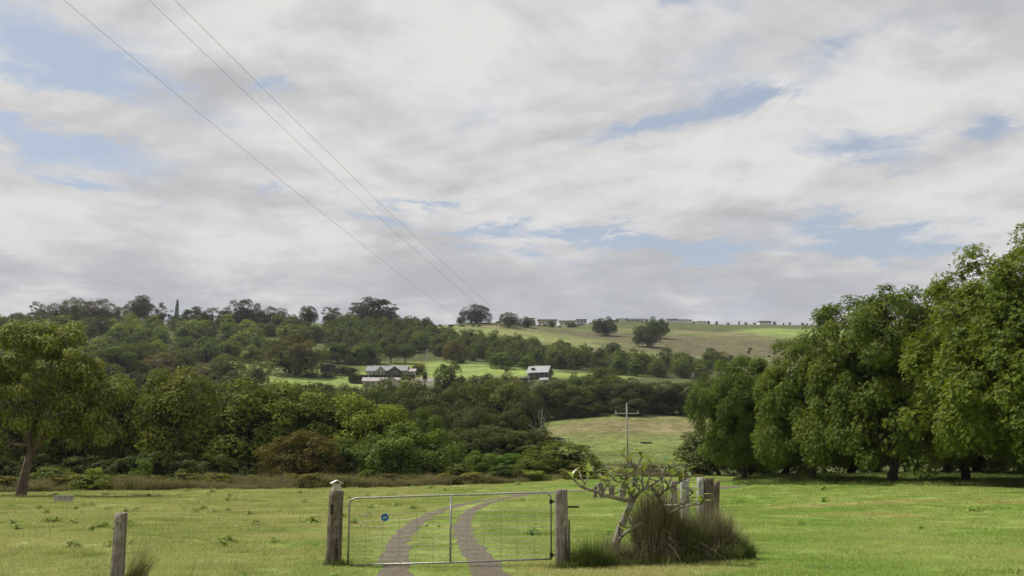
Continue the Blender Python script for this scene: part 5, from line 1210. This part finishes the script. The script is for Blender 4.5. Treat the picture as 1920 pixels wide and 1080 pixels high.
def shed():
    p = ground_hit(615, 699); r = empty('shed', (p.x, p.y, p.z), 'dark navy shed with pale roof edge on the left lawn', 'shed', rz=.05)
    MB().box((0, 0, 1.7), (7.2, 5, 4.2)).build('wall', [MATS['shed_navy']], r)
    gable_roof(MB(), 5.0, 7.2, 3.82, .55, .25, 'y', .12).build('roof', [MATS['roof_steel']], r)
    MB().box((-1.2, -2.53, 1.2), (3.0, .06, 2.6)).build('roller_door', [MATS['shed_navy']], r); MB().box((.6, -2.9, -.1), (6.6, .9, .35)).build('slab', [MATS['concrete']], r)
shed()
def house_steep():
    p = ground_hit(1012, 709); r = empty('house', (p.x, p.y, p.z), 'steep grey roofed dark timber house on the hillside right of centre', 'house', rz=-.32)
    L, W = 9.5, 8.0
    gable_wall(MB(), L, W, -1.2, 2.6, 3.2).build('wall', [MATS['wall_timber']], r); rf = gable_roof(MB(), L, W, 2.6, 3.2, .8).build('roof', [MATS['roof_steel']], r)
    dm = MB().box((-2.6, -2.2, 4.2), (1.5, 1.6, 1.1)).build('dormer', [MATS['wall_timber']], rf); 
    MB().box((.8, -W / 2 - 1.6, 2.15), (8.5, 3.4, .16), mat=Matrix.Rotation(R(8), 3, 'X')).build('veranda_roof', [MATS['roof_steel']], r)
    for x in (-3.2, -.6, 2.0, 4.6): MB().tube([(x, -W / 2 - 3.0, -1.2), (x, -W / 2 - 3.0, 1.85)], .09, 6).build('veranda_post', [MATS['wall_white']], r)
    for x in (-2.8, -.4, 2.6): window(r, x, -W / 2, 1.1, 1.2, 1.4)
    door(r, 1.1, -W / 2, -.3)
    p2 = ground_hit(985, 718); c = empty('carport', (p2.x, p2.y, p2.z), 'small white carport left below the steep roofed house', 'carport', rz=-.2)
    MB().box((0, 0, 2.5), (4.2, 4.5, .22), mat=Matrix.Rotation(R(7), 3, 'X')).build('roof', [MATS['wall_white']], c)
    for sx in (-1, 1):
        for sy in (-1, 1): MB().box((sx * 1.9, sy * 1.9, 1.1), (.16, .16, 2.5)).build('leg', [MATS['white_paint']], c)
    MB().box((0, 2.0, 1.2), (3.6, .12, 2.2)).build('back_wall', [MATS['wall_white']], c)
    p3 = ground_hit(1021, 721); w = empty('outbuilding', (p3.x, p3.y, p3.z), 'small whitish outbuilding below the steep roofed house', 'outbuilding', rz=-.3)
    gable_wall(MB(), 3.6, 3.0, -.6, 2.2, .9).build('wall', [MATS['wall_white']], w); gable_roof(MB(), 3.6, 3.0, 2.2, .9, .3).build('roof', [MATS['roof_steel']], w); door(w, .4, -1.5, -.1)
house_steep()
def hilltop(px0, px1, top, Y, mat, roof, label, kind='flat', nwin=4, h=None):
    Y = ridge_y((px0 + px1) / 2) + 4; xc = x_at((px0 + px1) / 2, top, Y); L = (px1 - px0) * Y / F; g = hz(xc, Y); Ht = min(5.6, max(3.4, z_at(px0, top, Y) - g)); W = 10
    r = empty('hilltop_house', (xc, Y, g), label, 'house', 'houses along the ridge top')
    if kind == 'flat':
        MB().box((0, 0, (Ht - .35) / 2 - .5), (L * .93, W, Ht - .35 + 1)).build('wall', [MATS[mat]], r); MB().box((0, -.5, Ht - .17), (L, W + 2.4, .34), mat=Matrix.Rotation(R(2), 3, 'X')).build('roof', [MATS[roof]], r)
    else:
        rise = min(2.6, Ht * .42); e = Ht - rise
        MB().box((0, 0, e / 2 - .5), (L * .94, W, e + 1)).build('wall', [MATS[mat]], r)
        a, b = L / 2 + .5, W / 2 + .7; k = max(.4, a - b)
        MB().add([(-a, -b, e + .01), (a, -b, e + .01), (a, b, e + .01), (-a, b, e + .01), (-k, 0, Ht), (k, 0, Ht)], [(0, 1, 5, 4), (1, 2, 5), (2, 3, 4, 5), (3, 0, 4), (3, 2, 1, 0)]).build('roof', [MATS[roof]], r)
        Ht = e
    for i in range(nwin): window(r, (-.5 + (i + .5) / nwin) * L * .9, -W / 2, Ht * .5, L * .9 / nwin * .42, min(1.4, Ht * .28))
for a in [(1007, 1045, 589, 1010, 'wall_ridge_cream', 'roof_dark', 'cream flat roofed modern house, tallest on the ridge top', 'flat', 5), (1047, 1080, 592, 1015, 'wall_ridge_cream', 'roof_dark', 'tan flat roofed house right of the tallest one on the ridge', 'flat', 4),
          (1079, 1100, 592, 1000, 'wall_bluegrey', 'roof_dark', 'blue grey block at the right end of the first ridge houses', 'flat', 3), (1156, 1176, 597, 1060, 'wall_ridge_white', 'roof_steel', 'white house right of the lone round tree on the ridge', 'hip', 3),
          (1172, 1194, 599, 1062, 'wall_ridge_white', 'roof_steel', 'second white house right of the lone round tree on the ridge', 'hip', 3), (1193, 1215, 597, 1064, 'wall_ridge_white', 'roof_dark', 'dark roofed house left of the pair of slope trees', 'hip', 3),
          (1249, 1271, 600, 1056, 'wall_ridge_white', 'roof_dark', 'flat white house right of the pair of slope trees', 'flat', 4), (1269, 1297, 598, 1058, 'wall_ridge_white', 'roof_dark', 'dark hip roofed house on the right ridge', 'hip', 4),
          (1306, 1323, 601, 1058, 'wall_ridge_white', 'roof_steel', 'small grey roofed house right of the dark hip roofed one', 'hip', 3), (1421, 1445, 606, 1066, 'wall_ridge_white', 'roof_dark', 'low flat house farthest right on the ridge', 'flat', 4),
          (985, 1003, 594, 1030, 'wall_ridge_white', 'roof_steel', 'small white house left of the tallest ridge house', 'flat', 2)]:
    hilltop(*a)
p = ground_hit(1299, 708); t = empty('water_tank', (p.x, p.y, p.z), 'small white water tank among trees across the pasture', 'tank')
MB().tube([(0, 0, 0), (0, 0, 2.2)], 1.1, 20).build('barrel', [MATS['wall_white']], t); MB().tube([(0, 0, 2.2), (0, 0, 2.5)], [1.14, .1], 20).build('lid', [MATS['wall_white']], t)
# ------------------------------------------------------------------ the air: faint even haze
hm, hn = new_mat('haze_air'); hv = hn.new('ShaderNodeVolumePrincipled'); hv.inputs['Color'].default_value = (.86, .91, 1.0, 1); hv.inputs['Density'].default_value = 0.00007
ho_ = hn.new('ShaderNodeOutputMaterial'); hn.put(ho_.inputs['Volume'], hv)
zmin = float(ZT.min()) - 2.5; zmax = float(ZT.max()) + 40
hz_o = MB().box((0, 1825, (zmin + zmax) / 2), (3800, 4500, zmax - zmin)).build('haze', [hm]); tag(hz_o, 'faint even haze in the air over the valley', 'haze', kind='stuff')
print('objects', len(bpy.data.objects), 'tris', sum(len(m.polygons) * 2 for m in bpy.data.meshes))
